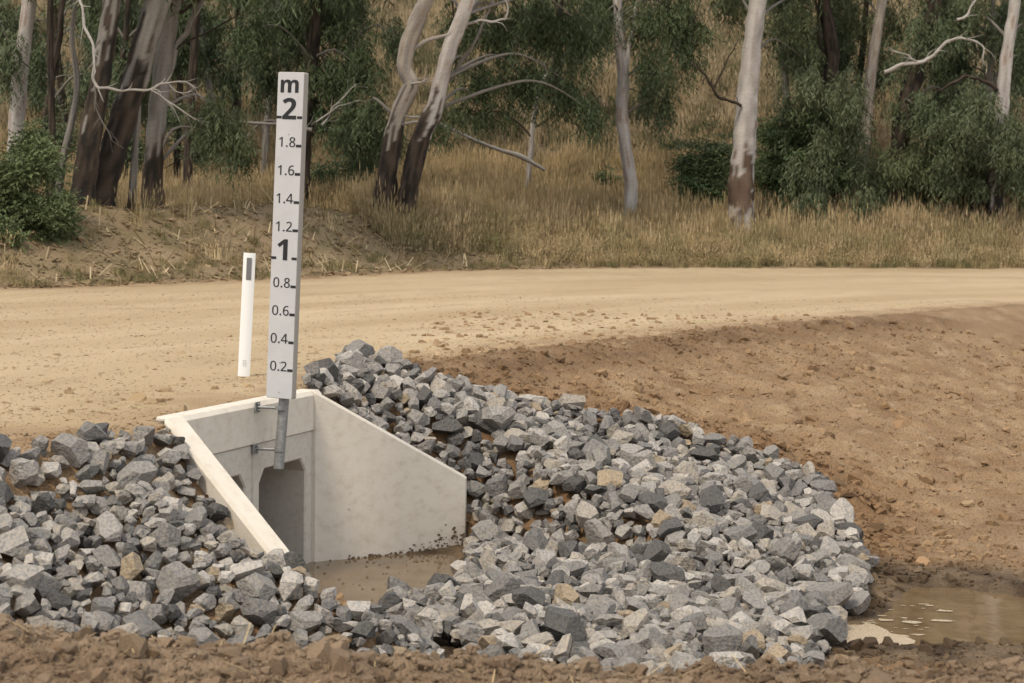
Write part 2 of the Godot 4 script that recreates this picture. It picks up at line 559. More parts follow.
func lines(a: float, b: float, fine: float, lo: float, hi: float, grow: float, cap: float) -> Array:
	var out := []
	var t := a
	while t <= b:
		out.append(t); t += fine
	var s := fine
	t = out[-1]
	while t < hi:
		s = minf(s * grow, cap); t += s; out.append(t)
	s = fine
	t = a
	while t > lo:
		s = minf(s * grow, cap); t -= s; out.push_front(t)
	return out
func build_ground() -> void:
	var xs := lines(-4.5, 7.0, 0.052, -110.0, 110.0, 1.09, 6.0)
	var ds := lines(6.0, 22.0, 0.048, -14.0, 190.0, 1.035, 5.0)
	var nx := xs.size()
	var V := PackedVector3Array()
	var C := PackedColorArray()
	var VR := PackedVector3Array()
	var CR := PackedColorArray()
	var SD := PackedFloat32Array()
	var Q := PackedFloat32Array()
	for d in ds:
		for x in xs:
			var z: float = -d
			var y := height(x, z)
			var r := hr.x
			var q := hq.x if z < -24.0 else -9.0
			var yy := y + relief(x, z, y, r, q)
			var w := 0.35 * n3.get_noise_2d(x * 1.3, z * 1.3)
			var sd := minf(-r + w * 0.5 - 0.05, -q + w)
			V.append(Vector3(x, yy, z))
			var sc := soil_colour(x, z, yy, r, q)
			C.append(sc)
			VR.append(Vector3(x, yy + clampf(sd * 0.06, -0.02, 0.012), z))
			CR.append(road_colour(x, z).lerp(sc, smoothstep(0.9, 0.0, sd + w) * 0.75))
			SD.append(sd)
			Q.append(q)
	var ig := PackedInt32Array()
	var ih := PackedInt32Array()
	var ir := PackedInt32Array()
	var Lw := TL.distance_to(TR)
	for j in ds.size() - 1:
		for i in nx - 1:
			var a := j * nx + i
			var f := [a, a + 1, a + nx + 1, a + nx]
			# the step hidden inside the headwall is left open for the barrels
			var lo := 9.0
			var hi := -9.0
			var pm := (V[a] + V[a + nx + 1]) * 0.5
			var s := (pm - TL).dot(E)
			if s > -0.05 and s < Lw + 0.05 and absf((pm - TL).dot(N)) < 0.4:
				for k in f:
					lo = minf(lo, V[k].y); hi = maxf(hi, V[k].y)
				if hi - lo > 0.6: continue
			var t := [a, a + nx, a + nx + 1, a, a + nx + 1, a + 1]
			if Q[a] > 8.0: ih.append_array(t)
			else: ig.append_array(t)
			if maxf(maxf(SD[f[0]], SD[f[1]]), maxf(SD[f[2]], SD[f[3]])) > -0.1: ir.append_array(t)
	structure("ground", pack(V, C, ig), M.ground)
	structure("hillside", pack(V, C, ih), M.hill)
	structure("road", pack(VR, CR, ir), M.road)
func sheet(poly: PackedVector2Array, y: float) -> ArrayMesh:
	var st := begin()
	var idx := Geometry2D.triangulate_polygon(poly)
	for i in range(0, idx.size(), 3):
		var q := []
		for j in 3: q.append(Vector3(poly[idx[i + j]].x, y, poly[idx[i + j]].y))
		tri(st, q[0], q[1], q[2], Vector3.UP)
	return st.commit()

# ---------------------------------------------------------------- culvert
func build_culvert() -> void:
	var root := thing("concrete_culvert", Vector3((TL.x + TR.x) / 2, WATER - 0.1, (TL.z + TR.z) / 2), "pale precast concrete twin box culvert with headwall and two sloping wing walls", "culvert")
	var o := root.position
	var L := TL.distance_to(TR)
	var up := Vector3.UP
	var bottom := WATER - 0.15
	var r_right := on_headwall(306.5, 520).x
	var r_left := on_headwall(261, 500).x
	var l_right := on_headwall(246.5, 492).x
	var top := on_headwall(296, 461).y
	var seam := on_headwall(300, 433).y
	var ow := r_right - r_left
	var l_left := l_right - ow
	print("openings ", r_left, " ", r_right, " ", l_left, " ", l_right, " top ", top, " seam ", seam, " L ", L)
	# headwall beam across the top
	var prof := PackedVector2Array([Vector2(0, seam), Vector2(0, 0.0), Vector2(-0.03, 0.03), Vector2(-0.17, 0.03), Vector2(-0.19, 0.0), Vector2(-0.19, seam)])
	obj("headwall", slab(prof, v(TL) - o - E * 0.07, N, up, E, L + 0.23, 0.012).commit(), M.concrete, root)
	var mid := (r_left + l_right) / 2
	for u in [[-0.16, mid - 0.006, l_left, l_right], [mid + 0.006, L + 0.1, r_left, r_right]]:
		var c := 0.075
		var ch := 0.10
		var pp := PackedVector2Array([Vector2(u[0], bottom), Vector2(u[2], bottom), Vector2(u[2], top - ch), Vector2(u[2] + c, top), Vector2(u[3] - c, top), Vector2(u[3], top - ch), Vector2(u[3], bottom), Vector2(u[1], bottom), Vector2(u[1], seam - 0.004), Vector2(u[0], seam - 0.004)])
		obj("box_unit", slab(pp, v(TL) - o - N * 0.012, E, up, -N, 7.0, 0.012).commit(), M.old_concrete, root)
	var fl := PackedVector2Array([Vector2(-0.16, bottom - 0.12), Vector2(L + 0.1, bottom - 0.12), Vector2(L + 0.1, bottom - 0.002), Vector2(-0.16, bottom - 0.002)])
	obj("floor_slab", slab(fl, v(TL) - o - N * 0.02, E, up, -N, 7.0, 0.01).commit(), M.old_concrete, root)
	var end_outline := PackedVector2Array([Vector2(-0.16, bottom), Vector2(L + 0.1, bottom), Vector2(L + 0.1, top + 0.05), Vector2(-0.16, top + 0.05)])  # added wall shuts the barrels at their unseen far end to keep light out
	obj("added_end_wall", slab(end_outline, v(TL) - o - N * 7.02, E, up, -N, 0.15, 0.01).commit(), M.old_concrete, root)
	# wing walls: sloping top, level toe
	for w in [[TL, LE, -1.0], [TR, RE, 1.0]]:
		var a: Vector3 = v(w[0])
		var b: Vector3 = v(w[1])
		var d := (b - a).normalized()
		var len := a.distance_to(b)
		var outw := Vector3(-d.z, 0, d.x)
		if outw.dot(E) * w[2] < 0: outw = -outw
		var pp := PackedVector2Array([Vector2(0.0, bottom), Vector2(len, bottom), Vector2(len, wing_low - 0.02), Vector2(len - 0.025, wing_low), Vector2(0.03, 0.03), Vector2(0.0, 0.03)])
		obj("wing_wall", slab(pp, a - o, d, up, outw, 0.17, 0.022).commit(), M.concrete, root)
		walls.append(PackedVector2Array([v2(a), v2(b + d * 0.02), v2(b + d * 0.02 + outw * 0.17), v2(a + outw * 0.17)]))
	walls.append(PackedVector2Array([v2(TL - E * 0.07), v2(TR + E * 0.16), v2(TR + E * 0.16 - N * 0.19), v2(TL - E * 0.07 - N * 0.19)]))
	# lifting dowel holes plugged with mortar
	for q in [[1.0, -0.12], [0.35, -0.9]]:
		var d := (RE - TR); d.y = 0; d = d.normalized()
		var nn := Vector3(-d.z, 0, d.x)
		if nn.dot(E) > 0: nn = -nn
		var c: Vector3 = v(TR) - o + d * (q[0] * 0.3 + 0.2) + up * q[1]
		obj("dowel_plug", bar(c, c + nn * 0.004, 0.011, 10).commit(), M.old_concrete, root)
	# mud thrown up on the foot of the broad wing wall
	var wd := (v(RE) - v(TR)).normalized()
	var wn := Vector3(-wd.z, 0, wd.x)
	if wn.dot(E) > 0: wn = -wn
	var wlen := v(TR).distance_to(v(RE))
	var ms := begin()
	for k in 260:
		var t := wlen * (1.0 - 0.75 * pow(rng.randf(), 2.2)) - 0.03
		var yy := WATER + absf(rng.randfn()) * (0.012 + 0.075 * smoothstep(0.5, 1.0, t / wlen))
		var c := v(TR) - o + wd * t + up * yy + wn * (0.003 + 0.002 * rng.randf())
		var rr := 0.003 + 0.010 * pow(rng.randf(), 2.0)
		var pts := []
		for j in 6:
			var a := TAU * j / 6.0
			pts.append(c + (wd * cos(a) * 1.4 + up * sin(a)) * rr * rng.randf_range(0.5, 1.2))
		for j in 6: tri(ms, c + wn * 0.003, pts[j], pts[(j + 1) % 6], wn)
	var mud := obj("mud_splatter", ms.commit(), M.mud, root)
	mud.set_meta("kind", "stuff")
	set_meta("pier_s", mid)
var walls := []
func v(p: Vector3) -> Vector3: return Vector3(p.x, 0, p.z)

# ---------------------------------------------------------------- gauge and guide post
func lettering(text: String, h: float, weight: int, parent: Node3D, called: String, where: Vector3) -> void:
	var f := SystemFont.new()
	f.font_names = PackedStringArray(["Droid Sans"])
	f.font_weight = weight
	var t := TextMesh.new()
	t.text = text
	t.font = f
	t.font_size = 96
	t.pixel_size = h / 96.0 / 0.714
	t.depth = 0.003
	t.horizontal_alignment = HORIZONTAL_ALIGNMENT_RIGHT
	t.vertical_alignment = VERTICAL_ALIGNMENT_BOTTOM
	var o := obj(called, t, M.print, parent)
	var bb := t.get_aabb()
	o.scale = Vector3(1.1, 1, 1)
	o.position = where - Vector3((bb.position.x + bb.size.x) * 1.1, bb.position.y, 0)
func build_gauge() -> void:
	var s: float = get_meta("pier_s")
	remove_meta("pier_s")
	var anchor := v(TL) + E * s
	var foot := anchor + N * 0.13
	var d := -foot.z
	# the leaning axis of the board
	var a := at(279.0, 398.5, d)
	var b := at(291.5, 72.0, d)
	a = a + (foot - v(a)) * 0.0
	var root := thing("flood_depth_gauge", a, "tall white flood depth board numbered in metres, bolted to the culvert headwall", "depth gauge")
	var ydir := (b - a).normalized()
	var yaw := deg_to_rad(-21.0)
	var zdir := Vector3(sin(yaw), 0, cos(yaw))
	var xdir := ydir.cross(zdir).normalized()
	zdir = xdir.cross(ydir).normalized()
	root.basis = Basis(xdir, ydir, zdir)
	var H := a.distance_to(b)
	var unit := (at(0, 118.5, d).y - at(0, 371.0, d).y) / 1.8      # metres of world per gauge metre
	print("gauge d ", d, " H ", H, " unit ", unit, " bottom ", a)
	var W := 0.212
	var T := 0.062
	var X := Vector3.RIGHT
	var Y := Vector3.UP
	var Z := Vector3.BACK
	obj("board", slab(rect(W, H, 0.012), Vector3(0, 0, -T), X, Y, Z, T, 0.003).commit(), M.board_edge, root)
	obj("face_plate", slab(rect(W - 0.006, H - 0.006, 0.010), Vector3(0, 0.003, 0.0), X, Y, Z, 0.004, 0.001).commit(), M.board, root)
	var z := 0.0045
	var zero := 0.205 - (at(279, 371, d).y - a.y) / unit
	for k in range(1, 11):
		var val := k * 0.2
		var y := (val - zero + 0.005) * unit
		var whole := k % 5 == 0
		obj("tick_mark", slab(rect(0.042 if not whole else 0.040, 0.019), Vector3(W / 2 - 0.025, y, z), X, Y, Z, 0.002, 0.0004).commit(), M.print, root)
		if whole:
			obj("tick_mark", slab(rect(0.040, 0.019), Vector3(-W / 2 + 0.023, y, z), X, Y, Z, 0.002, 0.0004).commit(), M.print, root)
			lettering(str(k / 5), 0.150, 700, root, "numeral", Vector3(0.053 if k == 10 else 0.025, y - 0.004, z + 0.0005))
		else:
			lettering("%.1f" % val, 0.068, 500, root, "numeral", Vector3(W / 2 - 0.052, y, z + 0.0005))
	lettering("m", 0.118, 600, root, "unit_letter", Vector3(0.064, H - 0.145, z + 0.0005))
	for y in [0.045, 0.26 * unit, H - 0.44]:
		obj("rivet", bar(Vector3(0, y, z), Vector3(0, y, z + 0.003), 0.004, 8).commit(), M.galv, root)
	# pipe below the board
	var p0 := root.to_local(at(277.5, 398, d)) if false else Vector3(-0.005, 0.25, -T / 2)
	var low := at(275.0, 469.5, d) - a
	var lowl := root.basis.inverse() * low
	lowl.z = -T / 2
	obj("support_pipe", bar(Vector3(lowl.x * 0.2, 0.3, -T - 0.045), Vector3(lowl.x, lowl.y, -T / 2 - 0.02), 0.038, 24).commit(), M.galv, root)
	for py in [408.5, 450.0]:
		var pw := at(277.0 if py < 420 else 275.8, py, d)
		var hp := on_headwall(256.5 if py < 420 else 254.5, py)
		var wall := v(TL) + E * hp.x + Vector3.UP * pw.y
		var st := bar(root.basis.inverse() * (wall - a), root.basis.inverse() * (pw - a) + Vector3(0, 0, -T / 2 - 0.01), 0.011, 10)
		var br := obj("bracket", st.commit(), M.galv, root)
		var pl := slab(rect(0.07, 0.075, 0.006), wall - Vector3(0, 0.0375, 0) + N * 0.002, E, Vector3.UP, N, 0.010, 0.002)
		var po := obj("wall_plate", pl.commit(), M.galv, br)
		po.transform = root.transform.inverse()
		for k in [-1, 1]:
			var bp := wall + Vector3(0, 0.022 * k, 0) + N * 0.012
			var bo := obj("bolt", bar(bp, bp + N * 0.016, 0.009, 6).commit(), M.galv, br)
			bo.transform = root.transform.inverse()
		var cl := obj("pipe_clamp", bar(root.basis.inverse() * (pw - a) + Vector3(0, -0.014, -T / 2 - 0.025), root.basis.inverse() * (pw - a) + Vector3(0, 0.014, -T / 2 - 0.025), 0.0415, 24).commit(), M.galv, br)
func build_guide_post() -> void:
	var a := on_y(243.2, 377.5, 0.0)
	a.y = height(a.x, a.z)
	var b := at(249.2, 253.0, -a.z)
	var root := thing("guide_post", a, "slim white plastic guide post with grey reflector at the gravel road edge", "guide post")
	var ydir := (b - a).normalized()
	var yaw := deg_to_rad(-6.0)
	var zdir := Vector3(sin(yaw), 0, cos(yaw))
	var xdir := ydir.cross(zdir).normalized()
	root.basis = Basis(xdir, ydir, xdir.cross(ydir).normalized())
	var H := a.distance_to(b)
	var W := 0.104
	# shallow U section, driven 0.2 m into the ground
	var prof := PackedVector2Array()
	for k in 9:
		var t := -1.0 + k * 0.25
		prof.append(Vector2(t * W / 2, -0.016 * t * t))
	for k in 9:
		var t := 1.0 - k * 0.25
		prof.append(Vector2(t * (W / 2 - 0.002), -0.016 * t * t - 0.005))
	obj("post_strip", slab(prof, Vector3(0, -0.2, 0), Vector3.RIGHT, Vector3.BACK, Vector3.UP, H + 0.2, 0.0012).commit(), M.plastic, root)
	obj("reflector", slab(rect(0.042, 0.185, 0.003), Vector3(0.004, H - 0.225, -0.002), Vector3.RIGHT, Vector3.UP, Vector3.BACK, 0.006, 0.001).commit(), M.reflector, root)
	# small grey stamp moulded near the foot, read along the post
	for k in 3:
		obj("stamp_mark", slab(rect(0.022, 0.004), Vector3(0.004, 0.10 + k * 0.022, 0.0008), Vector3.RIGHT, Vector3.UP, Vector3.BACK, 0.002, 0.0004).commit(), M.stamp, root)
	for k in 2:
		obj("stamp_mark", slab(rect(0.003, 0.05), Vector3(-0.008 + k * 0.024, 0.098, 0.0009), Vector3.RIGHT, Vector3.UP, Vector3.BACK, 0.002, 0.0004).commit(), M.stamp, root)

# ---------------------------------------------------------------- rocks
var rock_planes := []
var rock_mesh := []
var rock_polys := []
func make_rock(flat: float) -> void:
	var pl := []
	var cnt := rng.randi_range(7, 11)
	var tries := 0
	while pl.size() < cnt and tries < 400:
		tries += 1
		var n := Vector3(rng.randfn(), rng.randfn(), rng.randfn()).normalized()
		var ok := true
		for q in pl:
			if q.normal.dot(n) > 0.72: ok = false
		if ok: pl.append(Plane(n, rng.randf_range(0.55, 0.98)))
	for n in [Vector3.UP, Vector3.DOWN, Vector3.LEFT, Vector3.RIGHT, Vector3.FORWARD, Vector3.BACK]: pl.append(Plane(n, 1.05))
	# a few small chips knocked off corners
	var polys := hull(pl)
	var corners := []
	for f in polys:
		for p in f[1]: corners.append(p)
	for k in 3:
		var c: Vector3 = corners[rng.randi() % corners.size()]
		pl.append(Plane(c.normalized(), c.length() * rng.randf_range(0.86, 0.94)))
	polys = hull(pl)
	var sq := Vector3(1.0, flat, rng.randf_range(0.55, 0.95))
	var planes := []
	for q in pl:
		var n: Vector3 = q.normal / sq
		planes.append(Plane(n / n.length(), q.d / n.length()))
	var st := begin()
	var keep := []
	for f in polys:
		var n: Vector3 = (f[0] / sq).normalized()
		var ps := []
		for p in f[1]: ps.append(p * sq)
		keep.append([n, ps])
		for i in range(1, ps.size() - 1): tri(st, ps[0], ps[i], ps[i + 1], n)
	rock_planes.append(planes)
	rock_polys.append(keep)
	rock_mesh.append(st.commit())
func hull(pl: Array) -> Array:
	var out := []
	for i in pl.size():
		var n: Vector3 = pl[i].normal
		var x := n.cross(Vector3(0.3, 0.5, 0.81)).normalized()
		var y := n.cross(x)
		var c: Vector3 = n * pl[i].d
		var poly := [c + x * 5 + y * 5, c - x * 5 + y * 5, c - x * 5 - y * 5, c + x * 5 - y * 5]
		for j in pl.size():
			if j == i or poly.size() < 3: continue
			var res := []
			for k in poly.size():
				var a: Vector3 = poly[k]
				var b: Vector3 = poly[(k + 1) % poly.size()]
				var da: float = pl[j].distance_to(a)
				var db: float = pl[j].distance_to(b)
				if da <= 0: res.append(a)
				if (da < 0) != (db < 0): res.append(a.lerp(b, da / (da - db)))
			poly = res
		if poly.size() >= 3: out.append([n, poly])
	return out
const GX0 := -4.6
const GZ0 := -17.5
const GC := 0.03
const GW := 310
const GH := 390
var HG := PackedFloat32Array()
var BG := PackedFloat32Array()
func plan_rocks() -> void:
	for q in [[-90, 462], [0, 452], [70, 447], [140, 446]]: rocks_a.append(v2(hit(q[0], q[1], 0.06)))
	var dw := (v(LE) - v(TL)).normalized()
	var ow := Vector3(-dw.z, 0, dw.x)
	if ow.dot(E) > 0: ow = -ow
	rocks_a.append(v2(TL + ow * 0.2 + dw * 0.16)); rocks_a.append(v2(LE + ow * 0.2)); rocks_a.append(v2(LE + dw * 0.12 + ow * 0.05))
	for q in [[318, 590], [362, 612], [425, 634]]: rocks_a.append(v2(hit(q[0], q[1], 0.08)))
	for p in [Vector2(-0.2, -9.6), Vector2(-1.0, -8.7), Vector2(-1.9, -7.9), Vector2(-3.0, -7.4), Vector2(-3.9, -7.8)]: rocks_a.append(p)
	for q in [[322, 377], [350, 372], [420, 376], [500, 394], [600, 412], [690, 428], [760, 452], [822, 478], [852, 528], [872, 572], [862, 600], [840, 612], [828, 645], [818, 668]]: rocks_b.append(v2(hit(q[0], q[1], 0.10)))
	for p in [Vector2(1.35, -9.1), Vector2(0.4, -9.0)]: rocks_b.append(p)
	for q in [[470, 655], [420, 642], [392, 622], [398, 608], [446, 602], [472, 560]]: rocks_b.append(v2(on_y(q[0], q[1], WATER + 0.05)))
	var dr := (v(RE) - v(TR)).normalized()
	var rr := Vector3(-dr.z, 0, dr.x)
	if rr.dot(E) < 0: rr = -rr
	rocks_b.append(v2(RE + dr * 0.08)); rocks_b.append(v2(RE + rr * 0.19)); rocks_b.append(v2(TR + rr * 0.19))
	print("rocks_b ", rocks_b)
var placed := []      # [kind, basis, position, radius, heap]
func drop_rocks(poly: PackedVector2Array, heap: int, total: int, median: float) -> void:
	var box := Rect2(poly[0], Vector2.ZERO)
	for p in poly: box = box.expand(p)
	for k in total:
		var kind := rng.randi() % rock_planes.size()
		var t := float(k) / total
		var r: float = clampf(median * exp(rng.randfn() * 0.42), 0.026, 0.135)
		if t > 0.72: r = rng.randf_range(0.022, 0.046)
		var bs := Basis(Vector3.UP, rng.randf() * TAU) * Basis(Vector3.RIGHT, rng.randfn() * 0.42) * Basis(Vector3.BACK, rng.randfn() * 0.42)
		if rng.randf() < 0.18: bs = bs * Basis(Vector3.RIGHT, 1.3)
		bs = bs.scaled_local(Vector3.ONE * r)
		var inv := bs.inverse().transposed()
		var wp := []
		for q in rock_planes[kind]:
			var n: Vector3 = inv * q.normal
			wp.append([n.x, n.y, n.z, q.d])
		# underside and top of this rock on a small grid
		var m := int(ceil(r / GC)) + 1
		var cells := []
		for iz in range(-m, m + 1):
			for ix in range(-m, m + 1):
				var dx := ix * GC
				var dz := iz * GC
				var hi := 9.0
				var lo := -9.0
				for q in wp:
					if absf(q[1]) < 1e-4: continue
					var y: float = (q[3] - q[0] * dx - q[2] * dz) / q[1]
					if q[1] > 0: hi = minf(hi, y)
					else: lo = maxf(lo, y)
				if lo < hi - 0.004: cells.append([ix, iz, lo, hi])
		if cells.size() < 3: continue
		var best := 1e9
		var bx := 0
		var bz := 0
		var by := 0.0
		for c in (5 if t < 0.72 else 9):
			var p := Vector2(rng.randf_range(box.position.x, box.end.x), rng.randf_range(box.position.y, box.end.y))
			if not Geometry2D.is_point_in_polygon(p, poly): continue
			var gx := int((p.x - GX0) / GC)
			var gz := int((p.y - GZ0) / GC)
			if gx < 12 or gz < 12 or gx > GW - 13 or gz > GH - 13: continue
			var ys := []
			var blocked := 0
			for q in cells:
				var h := HG[(gz + q[1]) * GW + gx + q[0]]
				if h > 50.0: blocked += 1
				else: ys.append(h - q[2])
			if blocked > 2 + cells.size() / 9 or ys.size() < 3: continue
			ys.sort()
			var y: float = ys[int(ys.size() * 0.80)]
			var g := gz * GW + gx
			var score := y - BG[g]
			if score < best:
				best = score; bx = gx; bz = gz; by = y
		if best > (0.10 + 0.6 * r if heap == 1 else 0.075 + 0.5 * r): continue
		for q in cells:
			var g: int = (bz + q[1]) * GW + bx + q[0]
			HG[g] = maxf(HG[g], by + q[3])
		placed.append([kind, bs, Vector3(GX0 + bx * GC, by, GZ0 + bz * GC), r, heap, cells, bx, bz])
func build_rocks() -> void:
	for k in 44: make_rock(rng.randf_range(0.38, 0.95))
	HG.resize(GW * GH); BG.resize(GW * GH)
	for j in GH:
		for i in GW:
			var p := Vector2(GX0 + i * GC, GZ0 + j * GC)
			var h := height(p.x, p.y)
			BG[j * GW + i] = h
			for w in walls:
				if Geometry2D.is_point_in_polygon(p, w): h = 99.0
			HG[j * GW + i] = h
	drop_rocks(rocks_a, 0, 5200, 0.050)
	drop_rocks(rocks_b, 1, 12000, 0.053)
	var seen := []
	for q in placed:
		var vis := 0
		for c in q[5]:
			if HG[(q[7] + c[1]) * GW + q[6] + c[0]] < q[2].y + c[3] + 0.002: vis += 1
		if vis == 0: continue
		var share: float = float(vis) / q[5].size()
		var vd: float = q[2].distance_to(EYE)
		var px: float = 512.0 + q[2].x / -q[2].z * F
		var w: float = vis * pow(10.0 / vd, 2.0)
		if px < 5 or px > 1010: w = 0.0
		if q[2].z > -8.0: w = 0.0
		seen.append([w, q, share])
	seen.sort_custom(func(a, b): return a[0] > b[0])
	print("rocks placed ", placed.size(), " seen ", seen.size())
	var st := begin()
	for i in seen.size():
		var q = seen[i][1]
		var tone := rng.randi() % 8
		var u := rng.randf()
		if u < 0.022: tone = 8
		elif q[2].y < WATER + 0.09 and u < 0.6: tone = 9 if u < 0.3 else 4
		if i < 290:
			var o := obj("rock", rock_mesh[q[0]], M.rock[tone], null, q[2])
			o.basis = q[1]
			tag(o, rock_label(q, tone), "rock", "rocks heaped beside the culvert" if q[4] == 0 else "rocks in the broad heap by the puddle")
		else:
			var c: Color = rock_tones[tone] * rng.randf_range(0.9, 1.1)
			for f in rock_polys[q[0]]:
				var ps := []
				for p in f[1]: ps.append(q[1] * p + q[2])
				var n: Vector3 = (q[1] * f[0]).normalized()
				var nn: Vector3 = (q[1].inverse().transposed() * f[0]).normalized()
				for k in range(1, ps.size() - 1):
					st.set_color(c)
					tri(st, ps[0], ps[k], ps[k + 1], nn)
	var rest := obj("rock_rubble", st.commit(), M.rubble)
	tag(rest, "smaller angular grey rubble filling the rock heaps around the culvert", "rubble", "", "stuff")
func rock_label(q: Array, tone: int) -> String:
	var p := v2(q[2])
	var size := "large" if q[3] > 0.11 else ("small" if q[3] < 0.08 else "medium")
	var look: String = ["grey", "grey", "pale grey", "whitish grey", "charcoal", "grey", "warm grey", "grey", "tan stained", "wet black"][tone]
	var form := "slab" if q[1].y.normalized().y > 0.8 else "jagged block"
	var where := "amid the broad heap by the puddle"
	if q[4] == 0:
		where = "amid the heap beside the depth board"
		if seg_dist(p, v2(TL), v2(LE)) < 0.42: where = "against the wing wall with the narrow sloping top"
		elif line_dist(near_edge, p).x < 0.4: where = "at the gravel road shoulder near the guide post"
		elif q[2].y < -0.85: where = "at the toe of the heap beside the turned earth"
	else:
		if seg_dist(p, v2(TR), v2(RE)) < 0.5: where = "behind the broad flat wing wall"
		elif poly_dist(pool, p) > -0.4: where = "at the edge of the culvert pool"
		elif poly_dist(puddle, p) > -0.5: where = "at the edge of the muddy puddle"
		elif q[2].y > -0.35: where = "high on the broad heap near the road"
		elif poly_dist(rocks_b, p) < 0.35: where = "on the rim of the broad heap"
	return "%s %s rock %s %s" % [size, look, form, where]
func ground_y(x: float, z: float) -> float:
	var b := height(x, z)
	var q := hq.x if z < -24.0 else -9.0
	return b + relief(x, z, b, hr.x, q)
func build_clods() -> void:
	make_rock(0.92)
	var mesh: ArrayMesh = rock_mesh[-1]
	var X := []
	var C := []
	var tries := 0
	while X.size() < 52000 and tries < 220000:
		tries += 1
		var zone := rng.randf()
		var p := Vector2.ZERO
		var r := 0.01
		if zone < 0.30:      # the turned earth in the foreground
			p = Vector2(rng.randf_range(-2.9, 2.9), rng.randf_range(-8.4, -6.0)); r = 0.007 * exp(rng.randfn() * 0.7)
		elif zone < 0.62:    # torn earth round the rocks
			p = Vector2(rng.randf_range(-1.2, 4.2), rng.randf_range(-17.5, -10.0))
			var dd := poly_dist(rocks_b, p)
			if dd > 0.05 or rng.randf() > exp(dd * 2.2): continue
			r = 0.012 * exp(rng.randfn() * 0.8)
		elif zone < 0.78:     # the bank
			p = Vector2(rng.randf_range(-1.0, 7.2), rng.randf_range(-25.0, -10.0)); r = 0.0075 * exp(rng.randfn() * 0.8)
			if poly_dist(rocks_b, p) > 0: continue
		else:                 # loose stones along the road edge
			p = Vector2(rng.randf_range(-4.4, 6.0), rng.randf_range(-22.0, -9.0)); r = 0.0085 * exp(rng.randfn() * 0.7)
			if absf(line_dist(near_edge, p).x - 0.15) > 0.25 + 4.0 * pow(rng.randf(), 3.0): continue
		r = minf(r, 0.055)
		if Geometry2D.is_point_in_polygon(p, rocks_a) or Geometry2D.is_point_in_polygon(p, channel): continue
		var y := ground_y(p.x, p.y)
		if y < WATER + 0.02: continue
		var bs := Basis(Vector3.UP, rng.randf() * TAU) * Basis(Vector3.RIGHT, rng.randfn() * 0.5)
		X.append(Transform3D(bs.scaled_local(Vector3(rng.randf_range(0.7, 1.3), rng.randf_range(0.5, 1.0), 1) * r), Vector3(p.x, y + r * 0.1, p.y)))
		var c := soil_colour(p.x, p.y, y, hr.x, -9.0)
		if zone >= 0.78 and hr.x < 0.0: c = c.lerp(road_colour(p.x, p.y), 0.6)
		C.append(c * rng.randf_range(0.85, 1.15))
	tag(many("earth_crumbs", mesh, M.clod, X, C), "loose brown crumbs of earth strewn over the bare ground", "earth", "", "stuff")
	# loose stones on the road and rough lumps along the earth windrow
	X = []; C = []
	tries = 0
	while X.size() < 16000 and tries < 60000:
		tries += 1
		var d := 9.5 + 20.0 * pow(rng.randf(), 1.5)
		var x := rng.randf_range(-0.31, 0.31) * d
		var y := ground_y(x, -d)
		if hr.x > -0.1 or (d > 24.0 and hq.x > -0.2): continue
		if n3.get_noise_2d(x * 0.8, d * 0.8) < rng.randf_range(-0.5, 0.3): continue
		var r := 0.0055 * exp(rng.randfn() * 0.45)
		X.append(Transform3D(Basis(Vector3.UP, rng.randf() * TAU).scaled_local(Vector3.ONE * r), Vector3(x, y + 0.012, -d)))
		C.append(road_colour(x, -d).lerp(Color(0.36, 0.29, 0.21), rng.randf() * 0.7) * rng.randf_range(0.8, 1.2))
	tag(many("road_gravel", rock_mesh[7], M.clod, X, C), "fine loose stones lying on the gravel road", "gravel", "", "stuff")
	X = []; C = []
	tries = 0
	while X.size() < 9000 and tries < 60000:
		tries += 1
		var d := rng.randf_range(26.0, 46.0)
		var x := rng.randf_range(-0.30, 0.06) * d
		var y := height(x, -d)
		if hq.x < 0.0 or hq.x > 6.0: continue
		var r := 0.022 * exp(rng.randfn() * 0.55)
		X.append(Transform3D((Basis(Vector3.UP, rng.randf() * TAU) * Basis(Vector3.RIGHT, rng.randfn() * 0.4)).scaled_local(Vector3(1, 0.7, 1) * r), Vector3(x, y + r * 0.2, -d)))
		C.append(soil_colour(x, -d, y, -5.0, hq.x) * rng.randf_range(0.6, 1.25))
	tag(many("windrow_lumps", rock_mesh[5], M.clod, X, C), "rough lumps of dry earth along the bladed windrow", "earth", "", "stuff")
	# clods and stones big enough to pick out
	var big := [[902, 428, 0.075, "buff stone lying alone on the brown bank above the rocks", 2.0], [955, 492, 0.085, "buff stone half sunk in the bank above the muddy puddle", 1.7], [938, 517, 0.06, "small buff stone low on the bank above the puddle", 1.8], [922, 565, 0.07, "pale stone at the far rim of the puddle", 2.2],
		[828, 440, 0.06, "reddish earth clod at the upper rim of the rock heap", 0.8], [838, 486, 0.09, "large reddish earth clod against the rim of the rock heap", 0.8], [850, 505, 0.07, "crumbly dark clod beside the outer edge of the rock heap", 0.7], [878, 532, 0.07, "brown clod below the torn edge of the bank", 0.85], [798, 425, 0.05, "brown clod lying where the rocks meet the bank", 0.8],
		[985, 470, 0.05, "flat tan clod high on the bank", 1.4]]
